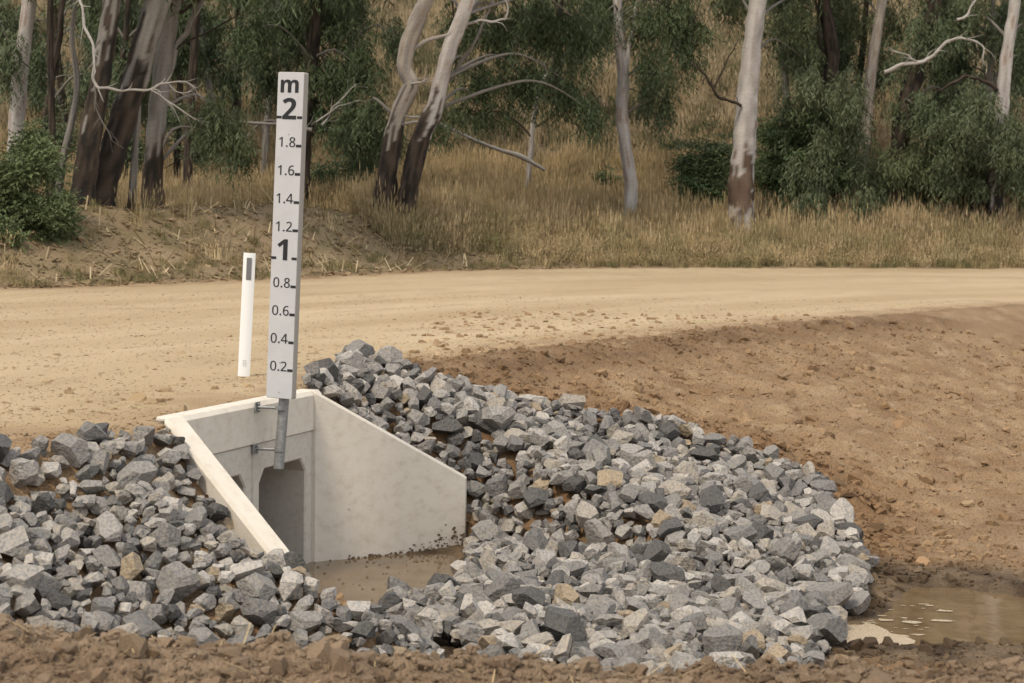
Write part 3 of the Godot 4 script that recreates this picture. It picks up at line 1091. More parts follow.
	for b in big:
		var p := hit(b[0], b[1])
		var o := obj("earth_clod" if b[4] < 1.0 else "stone", rock_mesh[int(b[0]) % 30], null, null, Vector3(p.x, ground_y(p.x, p.z) + b[2] * 0.25, p.z))
		var m: StandardMaterial3D = M.clod.duplicate()
		m.vertex_color_use_as_albedo = false
		m.albedo_color = Color(0.20 * b[4], 0.13 * b[4], 0.075 * b[4]).linear_to_srgb()
		o.material_override = m
		o.basis = Basis(Vector3.UP, b[0] * 1.7).scaled_local(Vector3.ONE * b[2])
		tag(o, b[3], "clod" if b[4] < 1.0 else "stone")
	# clods in the turned foreground earth
	for b in [[60, 655, 0.05], [150, 668, 0.04], [395, 668, 0.05], [470, 672, 0.045], [560, 675, 0.05], [715, 676, 0.05], [905, 675, 0.05], [985, 672, 0.055]]:
		var pp := at(b[0], b[1], 6.85)
		pp.y = ground_y(pp.x, pp.z) + b[2] * 0.3
		var o := obj("earth_clod", rock_mesh[int(b[0]) % 30], M.clod, null, pp)
		var m: StandardMaterial3D = M.clod.duplicate()
		m.vertex_color_use_as_albedo = false
		m.albedo_color = Color(0.22, 0.15, 0.09).linear_to_srgb()
		o.material_override = m
		o.basis = Basis(Vector3.UP, b[0]).scaled_local(Vector3(1, 0.8, 1) * b[2])
		tag(o, "brown clod on the crest of turned earth in front of the rocks", "clod", "clods on the crest of turned earth")
	# straw lying in the turned earth
	X = []; C = []
	for k in 420:
		var p := Vector2(rng.randf_range(-2.6, 2.6), rng.randf_range(-7.9, -6.2))
		var y := ground_y(p.x, p.y)
		var bs := Basis(Vector3.UP, rng.randf() * TAU) * Basis(Vector3.RIGHT, -1.4 + rng.randfn() * 0.15)
		X.append(Transform3D(bs.scaled_local(Vector3.ONE * rng.randf_range(0.05, 0.16)), Vector3(p.x, y + 0.008, p.y)))
		C.append(Color(0.38, 0.28, 0.15) * rng.randf_range(0.6, 1.2))
	var st := begin()
	st.set_color(Color.WHITE)
	quad(st, Vector3(-0.02, 0, 0), Vector3(0.02, 0, 0), Vector3(0.015, 1, 0.1), Vector3(-0.015, 1, 0.1), Vector3(0, 0.5, -1))
	var straw_mesh := st.commit()
	for k in 2600:
		var d := rng.randf_range(27.0, 42.0)
		var x := rng.randf_range(-0.30, 0.02) * d
		var y := height(x, -d)
		if hq.x < 0.1 or hq.x > 6.0 or n1.get_noise_2d(x * 2.2, d * 2.2) < -0.05: continue
		var bs := Basis(Vector3.UP, rng.randf() * TAU) * Basis(Vector3.RIGHT, -1.25 + rng.randfn() * 0.25)
		X.append(Transform3D(bs.scaled_local(Vector3(1.4, 1, 1) * rng.randf_range(0.25, 0.55)), Vector3(x, y + 0.02, -d)))
		C.append(Color(0.42, 0.33, 0.2) * rng.randf_range(0.6, 1.2))
	tag(many("straw", straw_mesh, M.grass, X, C), "dry straw scattered over the turned earth and the windrow", "straw", "", "stuff")

# ---------------------------------------------------------------- plants
func blade(st: SurfaceTool, base: Vector3, dir: float, h: float, lean: float, w: float, c: Color) -> void:
	var side := Vector3(cos(dir + 1.57), 0, sin(dir + 1.57)) * w
	var out := Vector3(cos(dir), 0, sin(dir))
	var p0 := base
	var p1 := base + Vector3(0, h * 0.5, 0) + out * lean * 0.25 * h
	var p2 := base + Vector3(0, h * 0.85, 0) + out * lean * 0.7 * h
	var p3 := base + Vector3(0, h * (1.0 - lean * 0.3), 0) + out * lean * 1.15 * h
	st.set_color(c)
	var n := (out + Vector3(0, 0.4, 0)).normalized()
	tri(st, p0 - side, p0 + side, p1 + side * 0.8, n); tri(st, p0 - side, p1 + side * 0.8, p1 - side * 0.8, n)
	tri(st, p1 - side * 0.8, p1 + side * 0.8, p2 + side * 0.6, n); tri(st, p1 - side * 0.8, p2 + side * 0.6, p2 - side * 0.6, n)
	tri(st, p2 - side * 0.6, p2 + side * 0.6, p3, n)
func tuft(blades: int, spread: float, h: float, heads: float, w: float) -> ArrayMesh:
	var st := begin()
	for k in blades:
		var a := rng.randf() * TAU
		var r := spread * sqrt(rng.randf())
		var c := Color.WHITE * rng.randf_range(0.7, 1.15)
		var hh := h * rng.randf_range(0.55, 1.1)
		var b := Vector3(cos(a) * r, -0.05, sin(a) * r)
		var ang := a + rng.randfn() * 0.8
		var lean := absf(rng.randfn()) * 0.38 + 0.04
		blade(st, b, ang, hh, lean, w, c)
		if rng.randf() < heads:      # a seed head
			var o := Vector3(cos(ang), 0, sin(ang))
			var t := b + Vector3(0, hh * (1.0 - lean * 0.3), 0) + o * lean * 1.1 * hh
			st.set_color(c * 1.1)
			var s := Vector3(-o.z, 0, o.x) * w * 2.2
			tri(st, t - s, t + s, t + Vector3(0, 0.12, 0) + o * 0.03, o)
			tri(st, t - s, t + s, t - Vector3(0, 0.05, 0), o)
			tri(st, t - o * w * 2.2, t + o * w * 2.2, t + Vector3(0, 0.12, 0), Vector3(-o.z, 0, o.x))
	return st.commit()
func leaf(st: SurfaceTool, p: Vector3, d: Vector3, side: Vector3, len: float, w: float, c: Color) -> void:
	var s := side * w
	var m := p + d * len * 0.42
	var n := d.cross(side).normalized()
	st.set_color(c)
	var bend := n * len * 0.10
	tri(st, p, m + s + bend, m - s + bend, n)
	tri(st, m + s + bend, m - s + bend, p + d * len, n)
func gum_sprig() -> ArrayMesh:       # a hanging twig of long narrow leaves, about 0.6 m
	var st := begin()
	for tw in 3:
		var a0 := tw * 2.1 + rng.randf()
		var dir := Vector3(cos(a0) * 0.5, -0.9, sin(a0) * 0.5).normalized()
		var p := Vector3(0, 0.1, 0)
		for k in 9:
			p += dir * 0.055
			dir = (dir + Vector3(0, -0.12, 0)).normalized()
			var a := rng.randf() * TAU
			var d := Vector3(cos(a) * 0.55, -1.0 + rng.randf_range(-0.1, 0.5), sin(a) * 0.55).normalized()
			var side := d.cross(Vector3(rng.randfn(), rng.randfn(), rng.randfn())).normalized()
			leaf(st, p, d, side, rng.randf_range(0.11, 0.19), rng.randf_range(0.010, 0.017), Color.WHITE * rng.randf_range(0.7, 1.2))
	return st.commit()
func bush_sprig() -> ArrayMesh:      # a spray of small leaves held outwards
	var st := begin()
	for tw in 5:
		var a0 := tw * 1.26 + rng.randf()
		var dir := Vector3(cos(a0), rng.randf_range(-0.3, 0.9), sin(a0)).normalized()
		var p := Vector3.ZERO
		for k in 8:
			p += dir * 0.04
			var d := (dir + Vector3(rng.randfn(), rng.randfn() - 0.2, rng.randfn()) * 0.7).normalized()
			var side := d.cross(Vector3(rng.randfn(), rng.randfn(), rng.randfn())).normalized()
			leaf(st, p, d, side, rng.randf_range(0.06, 0.11), rng.randf_range(0.014, 0.022), Color.WHITE * rng.randf_range(0.7, 1.2))
	return st.commit()
var gum: ArrayMesh
var bush: ArrayMesh
func clump(X: Array, C: Array, c: Vector3, rx: float, ry: float, rz: float, count: int, tone: Color, scale: float, o: Vector3) -> void:
	for k in int(count * (2.1 if scale > 0.95 else 2.5)):
		var d := Vector3(rng.randfn(), rng.randfn(), rng.randfn()).normalized() * pow(rng.randf(), 0.45)
		# ragged outline: some directions reach further
		var reach := 0.92 + 1.1 * n2.get_noise_3d(c.x + d.x * 1.6, c.y + d.y * 1.6, c.z + d.z * 1.6)
		var p := c + Vector3(d.x * rx, d.y * ry, d.z * rz) * reach
		var bs := Basis(Vector3.UP, rng.randf() * TAU) * Basis(Vector3.RIGHT, rng.randfn() * 0.3)
		X.append(Transform3D(bs.scaled_local(Vector3.ONE * scale * rng.randf_range(0.7, 1.3)), p - o))
		var t := tone * 1.45 * rng.randf_range(0.7, 1.35)
		t = t.lerp(Color(0.13, 0.12, 0.055), rng.randf() * 0.22)
		C.append(t)
func leafage(sprig: ArrayMesh, X: Array, C: Array) -> ArrayMesh:
	var a := sprig.surface_get_arrays(0)
	var sv: PackedVector3Array = a[Mesh.ARRAY_VERTEX]
	var sn: PackedVector3Array = a[Mesh.ARRAY_NORMAL]
	var sc: PackedColorArray = a[Mesh.ARRAY_COLOR]
	var V := PackedVector3Array()
	var NN := PackedVector3Array()
	var CC := PackedColorArray()
	var k := sv.size()
	for i in X.size():
		var t: Transform3D = X[i]
		V.append_array(t * sv)
		NN.append_array(Transform3D(t.basis.orthonormalized(), Vector3.ZERO) * sn)
		var base := CC.size()
		CC.append_array(sc)
		var c: Color = C[i]
		for j in k: CC[base + j] *= c
	var A := []
	A.resize(Mesh.ARRAY_MAX)
	A[Mesh.ARRAY_VERTEX] = V; A[Mesh.ARRAY_NORMAL] = NN; A[Mesh.ARRAY_COLOR] = CC
	var m := ArrayMesh.new()
	m.add_surface_from_arrays(Mesh.PRIMITIVE_TRIANGLES, A)
	return m
func painter(kind: String, y0: float, dark_h: float, seed_off: float) -> Callable:
	return func(p: Vector3, a: float, run: float) -> Color:
		var s := n1.get_noise_3d(cos(a) * 3.4 + seed_off, p.y * 1.5, sin(a) * 3.4) * 1.4
		var t := n3.get_noise_3d(cos(a) * 1.9 + seed_off, p.y * 1.1, sin(a) * 1.9) * 1.5
		var dark := Color(0.026, 0.020, 0.016).lerp(Color(0.10, 0.073, 0.052), clampf(0.5 + t * 1.4, 0, 1))
		var pale := Color(0.50, 0.435, 0.36).lerp(Color(0.34, 0.30, 0.265), clampf(0.45 + s * 1.5, 0, 1))
		pale = pale.lerp(Color(0.33, 0.235, 0.17), clampf(t * 2.0 - 0.35, 0, 0.75))
		if kind == "white": pale = Color(0.62, 0.575, 0.53).lerp(Color(0.45, 0.405, 0.37), clampf(0.4 + s * 1.5, 0, 1)).lerp(Color(0.36, 0.24, 0.17), clampf(t * 2.6 - 0.75, 0, 0.85))
		if kind == "grey": pale = Color(0.33, 0.30, 0.265).lerp(Color(0.19, 0.17, 0.145), clampf(0.5 + s * 1.5, 0, 1))
		if kind == "dark": pale = dark
		if kind == "bone": return Color(0.55, 0.51, 0.46).lerp(Color(0.40, 0.36, 0.32), clampf(0.4 + s, 0, 1))
		if kind == "banded":      # brown bark still clinging in plates round the lower trunk
			pale = Color(0.62, 0.575, 0.53).lerp(Color(0.45, 0.405, 0.37), clampf(0.4 + s * 1.5, 0, 1))
			var yb := p.y - y0
			var k := smoothstep(0.05, 0.2, t * 0.8 + s * 0.5 + 0.55 - absf(yb - 1.35) * 0.62)
			return pale.lerp(Color(0.085, 0.058, 0.042).lerp(Color(0.20, 0.135, 0.095), clampf(0.5 + s, 0, 1)), k)
		var edge := dark_h * (1.0 + 0.55 * s + 0.3 * t)
		return dark.lerp(pale, smoothstep(edge - 0.12, edge + 0.12, p.y + 0.0 - y0))
func px_path(path: Array, d: float, o: Vector3) -> Array:
	var ps := []
	var rs := []
	for q in path:
		var dd: float = d + (q[3] if q.size() > 3 else 0.0)
		ps.append(at(q[0], q[1], dd) - o)
		rs.append(maxf(0.006, q[2] * 0.5 * dd / F))
	return [ps, rs]
# trunk: [px, py, width px, depth offset], d = metres away (0: where the foot's pixel meets the ground)
func tree(called: String, label: String, group: String, d: float, trunk: Array, bark: String, dark_h: float, branches: Array, crown: Array, tone: Color, mesh: ArrayMesh = null, sscale := 1.0) -> Node3D:
	if d <= 0.0: d = -hit(trunk[0][0], trunk[0][1]).z
	var foot := at(trunk[0][0], trunk[0][1], d)
	foot.y = height(foot.x, foot.z)
	var root := thing(called, foot, label, "tree", group)
	var pr := px_path(trunk, d, foot)
	pr[0][0].y = 0.0
	pr[0].push_front(Vector3(pr[0][0].x, -0.25, pr[0][0].z)); pr[1].push_front(pr[1][0] * 1.5)
	pr[1][1] *= 1.18
	var so: float = trunk[0][0] * 0.37
	obj("trunk", tube(pr[0], pr[1], 20, painter(bark, 0.0, dark_h, so), 0.07, 0.10), M.bark, root)
	for b in branches:
		var kind: String = b[0]
		var br := px_path(b[1], d, foot)
		var bp := []
		var bq := []
		for i in br[0].size() - 1:
			var sl: float = br[0][i].distance_to(br[0][i + 1])
			bp.append(br[0][i]); bq.append(br[1][i])
			if sl > 0.25:
				bp.append(br[0][i].lerp(br[0][i + 1], rng.randf_range(0.35, 0.65)) + Vector3(rng.randfn(), rng.randfn(), rng.randfn()) * sl * 0.05); bq.append((br[1][i] + br[1][i + 1]) * 0.5)
		bp.append(br[0][-1]); bq.append(br[1][-1])
		br = [bp, bq]
		for i in br[1].size(): br[1][i] = maxf(0.006, br[1][i] * 0.7)
		var arm := obj("dead_branch" if kind == "bone" else "branch", tube(br[0], br[1], 8, painter(kind, 0.0, -1.0, so), 0.08, 0.25), M.bark, root)
		var nt: int = br[0].size()
		for i in range(1, nt):
			for j in (1 if i < nt - 1 else 3):
				var s0: Vector3 = br[0][i - 1].lerp(br[0][i], rng.randf_range(0.3, 1.0))
				var dir: Vector3 = (br[0][i] - br[0][i - 1]).normalized()
				dir = (dir + Vector3(rng.randfn(), rng.randfn() * 0.8 + 0.1, rng.randfn()) * 0.55).normalized()
				var ln := rng.randf_range(0.15, 0.55)
				var s1 := s0 + dir * ln * 0.5
				var s2 := s1 + (dir + Vector3(rng.randfn(), rng.randfn(), rng.randfn()) * 0.4).normalized() * ln * 0.5
				var r0 := minf(br[1][i] * 0.5, 0.014)
				obj("twig", tube([s0, s1, s2], [r0, r0 * 0.7, 0.003], 5, painter(kind, 0.0, -1.0, so), 0.12, 0.2), M.bark, arm)
	if crown.size():
		var X := []
		var C := []
		for c in crown:
			var dd: float = d + (c[5] if c.size() > 5 else rng.randf_range(-0.8, 1.2))
			var k := dd / F
			var ctr := at(c[0], c[1], dd)
			clump(X, C, ctr, c[2] * k, c[3] * k, minf(c[2] * k * 1.1, 1.6), int(c[4] * (0.8 if c[1] < -40 else 1.15)), tone, sscale * (1.7 if c[1] < -40 else 1.0), foot)
			# a limb that carries this part of the crown
			var bi := 1
			var bd := 1e9
			for i in range(2, pr[0].size()):
				var e: float = pr[0][i].distance_to(ctr - foot) + maxf(0.0, pr[0][i].y - (ctr.y - foot.y)) * 1.5
				if e < bd: bd = e; bi = i
			var s0: Vector3 = pr[0][bi]
			var s1 := ctr - foot
			if s0.distance_to(s1) > 0.3:
				var midp := s0.lerp(s1, 0.55) + Vector3(rng.randfn() * 0.15, 0.25 + 0.1 * s0.distance_to(s1), rng.randfn() * 0.15)
				var r0 := minf(pr[1][bi] * 0.5, 0.05)
				obj("limb", tube([s0, midp, s1], [r0, r0 * 0.6, 0.010], 6, painter("grey", 0.0, -1.0, so), 0.15, 0.15), M.bark, root)
		obj("crown", leafage(mesh if mesh else gum, X, C), M.leaf, root)
	return root
func shrub(called: String, label: String, group: String, foot_px: Array, d: float, crown: Array, tone: Color, sscale := 1.0, mesh: ArrayMesh = null) -> void:
	if d <= 0.0: d = -hit(foot_px[0], foot_px[1]).z
	var foot := at(foot_px[0], foot_px[1], d)
	foot.y = height(foot.x, foot.z)
	var root := thing(called, foot, label, "shrub", group)
	var X := []
	var C := []
	for c in crown:
		var dd: float = d + (c[5] if c.size() > 5 else rng.randf_range(-0.3, 0.5))
		var k := dd / F
		var ctr := at(c[0], c[1], dd)
		clump(X, C, ctr, c[2] * k, c[3] * k, c[2] * k, int(c[4]), tone, sscale, foot)
		var e := ctr - foot
		obj("stem", tube([Vector3(rng.randfn() * 0.06, -0.1, rng.randfn() * 0.06), e * Vector3(0.3, 0.5, 0.3), e], [0.035, 0.025, 0.008], 6, painter("dark", 0.0, 0.0, c[0]), 0.15, 0.15), M.bark, root)
	obj("foliage", leafage(mesh if mesh else bush, X, C), M.leaf, root)
func scatter(x0: float, x1: float, y0: float, y1: float, n: int, cnt: int, off: float) -> Array:
	var out := []
	var cx := (x0 + x1) * 0.5
	for k in n:
		var t := rng.randf()
		var y := lerpf(y0, y1, t)
		var w := (x1 - x0) * 0.5 * (0.45 + 0.55 * sqrt(t)) * rng.randf_range(0.5, 1.1)
		out.append([cx + w * rng.randf_range(-1, 1), y, rng.randf_range(8, 19), rng.randf_range(12, 26), cnt, off + rng.randfn() * 0.35])
	return out
func build_plants() -> void:
	gum = gum_sprig()
	bush = bush_sprig()
	var G1 := Color(0.062, 0.080, 0.042)
	var G2 := Color(0.085, 0.102, 0.050)
	var G3 := Color(0.045, 0.064, 0.030)
	var row := "gum trees along the far side of the road"
	# --- stand of trunks on the windrow side
	tree("gum_tree", "pale straight gum trunk rising out of the leafy green shrub", row, 37.5, [[16, 190, 17], [17, 120, 16], [22, 60, 15], [29, 0, 14], [36, -120, 12], [30, -260, 7]], "white", 0.8,
		[["grey", [[20, 90, 5], [8, 40, 4], [-6, 0, 3]]]], [[30, -150, 60, 50, 60], [0, -230, 60, 60, 60], [60, -280, 60, 50, 60], [8, 60, 18, 35, 18], [-10, 10, 25, 40, 30]], G1)
	tree("gum_tree", "thin dark pole trunk standing just behind the white dead branch", row, 36.0, [[50, 215, 8], [52, 120, 7], [50, 40, 6], [52, -60, 6], [56, -200, 4]], "dark", 9.0, [], [[56, -180, 40, 60, 50], [40, -80, 35, 40, 36]], G1)
	tree("gum_tree", "leaning gum with blackened lower trunk that bears a white dead branch", row, 36.0, [[78, 232, 28], [83, 190, 24], [92, 130, 22], [100, 80, 20], [108, 30, 18], [114, -10, 17], [128, -120, 15], [138, -260, 9]], "grey", 4.1,
		[["bone", [[92, -30, 5, -0.4], [80, 2, 4.2, -0.6], [84, 22, 4, -0.7], [92, 42, 3.8, -0.8], [94, 62, 3.8, -0.9], [93, 78, 3.8, -0.9], [99, 88, 3.6, -1.0], [122, 91, 3.6, -1.1], [148, 90, 3.2, -1.2], [160, 84, 2.8, -1.2], [174, 82, 2.2, -1.2], [196, 88, 1.2, -1.2]]],
		["bone", [[150, 90, 2.6, -1.2], [160, 95, 2.4, -1.2], [174, 105, 2.0, -1.2], [196, 120, 1.0, -1.2]]],
		["bone", [[169, 84, 1.6, -1.2], [175, 91, 1.4, -1.2], [184, 93, 1.2, -1.2], [192, 91, 0.8, -1.2]]],
		["grey", [[94, 85, 2.2, -0.7], [95, 105, 2, -0.7], [104, 125, 1.6, -0.7], [112, 140, 1.0, -0.7]]]],
		[[120, -180, 60, 50, 60], [170, -240, 60, 60, 60], [90, -260, 50, 50, 50]], G1)
	tree("gum_tree", "thick leaning gum with dark bark peeling to a pale strip", row, 36.6, [[95, 232, 32], [105, 180, 27], [118, 135, 26], [132, 90, 26], [146, 40, 25], [160, -5, 24], [190, -110, 19], [215, -250, 11]], "grey", 3.0,
		[["grey", [[152, 25, 8], [175, -10, 8], [200, -40, 6]]]], [[200, -140, 60, 40, 60], [240, -220, 70, 60, 70], [180, -290, 60, 50, 60], [260, -120, 40, 40, 40]], G1)
	tree("gum_tree", "grey forked gum with rough black base beside the leaning trunks", row, 38.2, [[152, 214, 22], [153, 170, 19], [158, 110, 18], [164, 60, 18], [170, 20, 17], [178, -40, 15], [190, -160, 10], [196, -280, 6]], "grey", 1.3,
		[["grey", [[160, 90, 9], [176, 45, 8], [190, 22, 7], [206, -8, 6], [230, -50, 4]]], ["dark", [[168, 60, 3], [190, 40, 3], [215, 28, 2.5], [240, 14, 1.8]]], ["dark", [[158, 30, 5], [185, 10, 5], [210, -10, 4]]]],
		[[210, -60, 40, 40, 40], [190, -200, 70, 60, 80], [240, -130, 50, 50, 50], [215, 112, 22, 26, 30], [232, 128, 15, 24, 20], [205, 130, 14, 18, 14]], G2)
	tree("gum_tree", "slim dark trunk between the grey forked gum and the depth board", row, 45.0, [[186, 210, 9], [190, 120, 9], [195, 40, 8], [198, -60, 7], [205, -220, 4]], "dark", 9.0, [], [[200, -200, 50, 60, 60]], G3)
	tree("gum_sapling", "slim grey sapling leaning among the thick dark trunks", row, 37.0, [[131, 222, 8], [134, 170, 7], [138, 110, 6], [140, 60, 5], [150, 0, 4], [155, -60, 3]], "grey", 0.5, [], [[156, -60, 25, 40, 24]], G1)
	tree("gum_sapling", "crooked grey stem curving up in front of the leaning trunks", row, 36.6, [[56, 222, 8], [63, 160, 7], [72, 120, 6.5], [77, 80, 6], [72, 40, 5], [75, 5, 5], [82, -60, 4]], "grey", 0.4, [], [[84, -70, 25, 40, 24]], G1)
	# --- dark leafy gum behind the board
	tree("gum_tree", "low spreading gum with dark hanging foliage behind the depth board", row, 46.0, [[300, 200, 16], [305, 130, 14], [312, 60, 13], [318, -20, 11], [325, -140, 7]], "dark", 9.0,
		[["bone", [[322, 125, 3, -1.5], [332, 108, 2, -1.5], [345, 96, 1.4, -1.5], [356, 84, 0.8, -1.5]]], ["bone", [[316, 122, 2.4, -1.5], [338, 106, 1.6, -1.5], [360, 100, 0.9, -1.5]]], ["grey", [[312, 130, 6, -0.8], [270, 124, 5, -0.8], [240, 122, 4, -0.8], [218, 118, 3, -0.8]]]],
		[[250, 30, 34, 34, 46], [290, 20, 40, 30, 55], [335, 20, 45, 32, 60], [270, 75, 30, 34, 44], [325, 70, 42, 36, 60], [360, 70, 32, 40, 46], [350, 120, 28, 30, 40], [375, 140, 22, 32, 34], [240, 145, 16, 24, 20], [315, 110, 20, 24, 24], [300, -50, 70, 45, 70], [360, -60, 60, 45, 60], [330, -150, 70, 60, 80]], G3)
	# --- the twin-stemmed pair
	tree("gum_tree", "kinked cream gum with dark rough base, slimmer of the twin trunks", row, 0.0, [[382, 226, 25], [385, 195, 22], [391, 150, 19], [397, 118, 16], [407, 95, 16], [411, 84, 15], [405, 68, 15], [408, 45, 16], [418, 18, 16], [430, -15, 15], [450, -110, 12], [455, -240, 7]], "pale", 2.3,
		[["white", [[412, 50, 6], [420, 44, 6], [440, 37, 5], [452, 32, 5], [466, 24, 4], [480, 20, 3.4], [492, 22, 3], [506, 18, 2.6], [508, 8, 2.2], [504, -6, 1.6]]], ["bone", [[411, 84, 4, -0.2], [422, 82, 2.4, -0.3], [427, 78, 1.2, -0.3]]]],
		[[440, -140, 60, 50, 60], [470, -220, 60, 60, 60], [420, -260, 60, 50, 60], [392, 130, 14, 24, 18], [372, 110, 16, 22, 18]], G3)
	tree("gum_tree", "white gum with brown stocking of bark, leaning away from its cream twin", row, 0.0, [[402, 232, 22], [406, 205, 19], [413, 170, 19], [422, 135, 20], [434, 110, 17], [441, 80, 16], [449, 50, 15], [463, 15, 14], [474, -20, 13], [500, -120, 10], [515, -240, 6]], "white", 2.6,
		[["bone", [[424, 122, 4], [414, 122, 4], [405, 124, 3]]], ["bone", [[426, 117, 3.6], [416, 117, 3.4], [404, 116, 2.6]]], ["grey", [[446, 84, 5, 0.3], [458, 66, 4.6, 0.4], [470, 50, 4, 0.5], [482, 26, 3.4, 0.6], [494, -4, 3, 0.8]]]],
		[[455, 26, 22, 26, 26, 2.5], [500, 30, 38, 34, 54, 2.6], [545, 25, 38, 36, 56, 3.0], [585, 30, 32, 40, 50, 3.0], [480, 78, 34, 30, 46, 2.8], [525, 80, 34, 34, 50, 3.0], [570, 84, 30, 30, 42, 3.2], [592, 112, 16, 18, 18, 3.0], [440, 125, 10, 20, 8, 2.5], [520, -60, 70, 50, 80, 2.0], [570, -90, 60, 50, 70, 2.5], [500, -170, 70, 60, 80, 1.0], [480, 112, 26, 14, 18, 3.0]], G3)
	tree("gum_sapling", "thin white sapling standing alone in the tall dry grass", row, 0.0, [[526, 212, 7], [528, 180, 5.5], [531, 150, 5], [533, 125, 4.6], [536, 105, 4], [540, 88, 3.4], [547, 74, 2.4]], "white", 0.2,
		[["dark", [[533, 138, 3.4], [524, 128, 3.2], [512, 118, 3], [500, 112, 2.6], [480, 110, 2.0]]], ["dark", [[532, 128, 2], [550, 118, 1.6], [562, 108, 1.2]]]], [[545, 72, 16, 16, 12]], G3)
	# --- single slender gum
	tree("gum_tree", "slender white gum forking into two, alone in the dry grass", row, 0.0, [[629, 234, 15], [630, 210, 13], [631, 185, 13], [626, 150, 12], [622, 115, 12], [623, 80, 12], [620, 45, 10], [618, 15, 9], [616, -30, 8], [600, -140, 5]], "white", 0.45,
		[["white", [[624, 78, 8], [628, 52, 7.5], [634, 25, 7], [639, -5, 6], [650, -90, 4]]]],
		[[600, 18, 26, 24, 30], [650, 20, 26, 36, 44], [676, 16, 30, 36, 50], [655, 70, 20, 36, 34], [690, 40, 22, 36, 36], [662, 105, 14, 24, 18], [646, 95, 10, 22, 12], [640, -60, 70, 50, 80], [690, -80, 60, 50, 60], [600, -120, 60, 60, 60]], G3)
	# --- big white trunk
	tree("gum_tree", "stout white gum with peeling brown bark near its base", row, 0.0, [[740, 242, 32], [741, 215, 26], [741, 190, 25], [744, 150, 24], [747, 105, 22], [751, 60, 19], [755, 20, 18], [759, -15, 17], [765, -120, 14], [770, -260, 8]], "banded", 1.0,
		[["dark", [[741, 106, 5, -0.3], [730, 101, 4.4, -0.5], [720, 98, 4, -0.6], [713, 88, 4, -0.7], [706, 76, 3, -0.8], [697, 68, 2.2, -0.9], [692, 62, 1.2, -0.9]]], ["dark", [[714, 88, 3, -0.7], [722, 72, 3, -0.7], [728, 58, 2.4, -0.7], [735, 48, 1.4, -0.7]]], ["dark", [[706, 76, 2, -0.8], [702, 84, 1.4, -0.8]]]],
		[[730, 0, 26, 22, 26, 1.5], [795, 14, 32, 30, 44, 2.0], [805, 60, 22, 30, 30, 2.5], [770, -120, 80, 60, 80], [740, -200, 70, 60, 70], [820, -80, 60, 50, 60]], G2)
	# --- right-hand trunks
	tree("gum_tree", "tall pale gum trunk half hidden by the drooping green foliage", row, 0.0, [[857, 224, 13], [858, 195, 12], [864, 150, 11], [868, 105, 11], [873, 60, 10.5], [879, 20, 10], [886, -20, 9], [900, -120, 7], [905, -230, 5]], "pale", 1.1,
		[["grey", [[866, 110, 4], [856, 100, 3], [850, 84, 2]]]], [[845, 16, 34, 30, 44, 2.0], [890, 20, 26, 26, 30, 1.0], [835, 100, 34, 34, 50, 0.4], [855, 150, 26, 36, 44, 0.2], [825, 140, 26, 30, 36, 0.4], [880, -80, 70, 50, 80], [920, -130, 60, 50, 60]], G2)
	tree("gum_tree", "dark thick gum trunk bearing an arched white limb", row, 51.5, [[893, 215, 22], [898, 160, 20], [906, 110, 19], [915, 75, 17], [926, 40, 14], [935, 0, 12], [945, -100, 9]], "dark", 9.0,
		[["bone", [[884, 72, 6, -2.5], [900, 65, 6, -2.5], [922, 62, 5.5, -2.5], [934, 55, 5, -2.5], [946, 42, 4.4, -2.5], [960, 38, 3.6, -2.5], [974, 41, 3, -2.5], [984, 48, 2.4, -2.5], [982, 60, 1.6, -2.5]]], ["bone", [[918, 62, 3, -2.5], [908, 55, 2.4, -2.5], [893, 51, 1.8, -2.5]]], ["bone", [[957, 20, 4, -2.2], [968, 14, 3, -2.2], [974, 2, 2.6, -2.2], [985, -10, 2, -2.2]]]],
		[[905, 60, 26, 26, 30], [930, 30, 36, 30, 44], [960, 10, 34, 26, 40], [950, 95, 30, 24, 36], [920, 110, 24, 30, 34], [940, -70, 80, 60, 80]], G1)
	tree("gum_tree", "slim white gum with dark base and twisted side branch among shrubs", row, 0.0, [[994, 240, 20], [995, 200, 16], [997, 160, 15], [1002, 110, 14], [1004, 80, 13], [1009, 40, 12], [1015, 0, 11], [1022, -60, 10], [1035, -200, 7]], "white", 1.5,
		[["dark", [[1002, 92, 6], [990, 84, 5.5], [978, 78, 5], [965, 76, 4.4], [950, 84, 4], [936, 92, 3]]], ["dark", [[990, 84, 3], [984, 72, 2.4], [972, 66, 2]]]],
		[[1005, 130, 20, 36, 34, 1.0], [985, 30, 22, 26, 26, 2.0], [1020, 60, 18, 40, 30, 1.0], [1020, -100, 70, 50, 70], [1060, -60, 50, 60, 50], [1040, 40, 26, 60, 40, 1.5]], G1)
	tree("gum_tree", "dark distant trunk rising behind the shrubs and pale gums", row, 52.0, [[826, 180, 16], [828, 110, 15], [832, 50, 14], [824, 0, 12], [822, -90, 9]], "dark", 9.0, [["dark", [[830, 70, 5], [818, 30, 4], [812, -10, 3]]]], [[790, 40, 26, 30, 30], [840, 60, 28, 30, 34], [810, -60, 70, 50, 80]], G3)
	# --- gums on the slope behind
	var back := "gum trees on the slope behind the front row"
	tree("gum_tree", "green gum up the slope behind the leaning trunks", back, 58.0, [[120, 160, 9], [124, 80, 8], [120, 0, 7], [118, -100, 5]], "grey", 1.0, [], [[110, 30, 30, 30, 40], [140, 10, 30, 30, 40], [125, 85, 22, 20, 26], [40, 80, 26, 30, 34], [20, 20, 30, 30, 40], [170, 40, 20, 26, 24]], G1, null, 1.2)
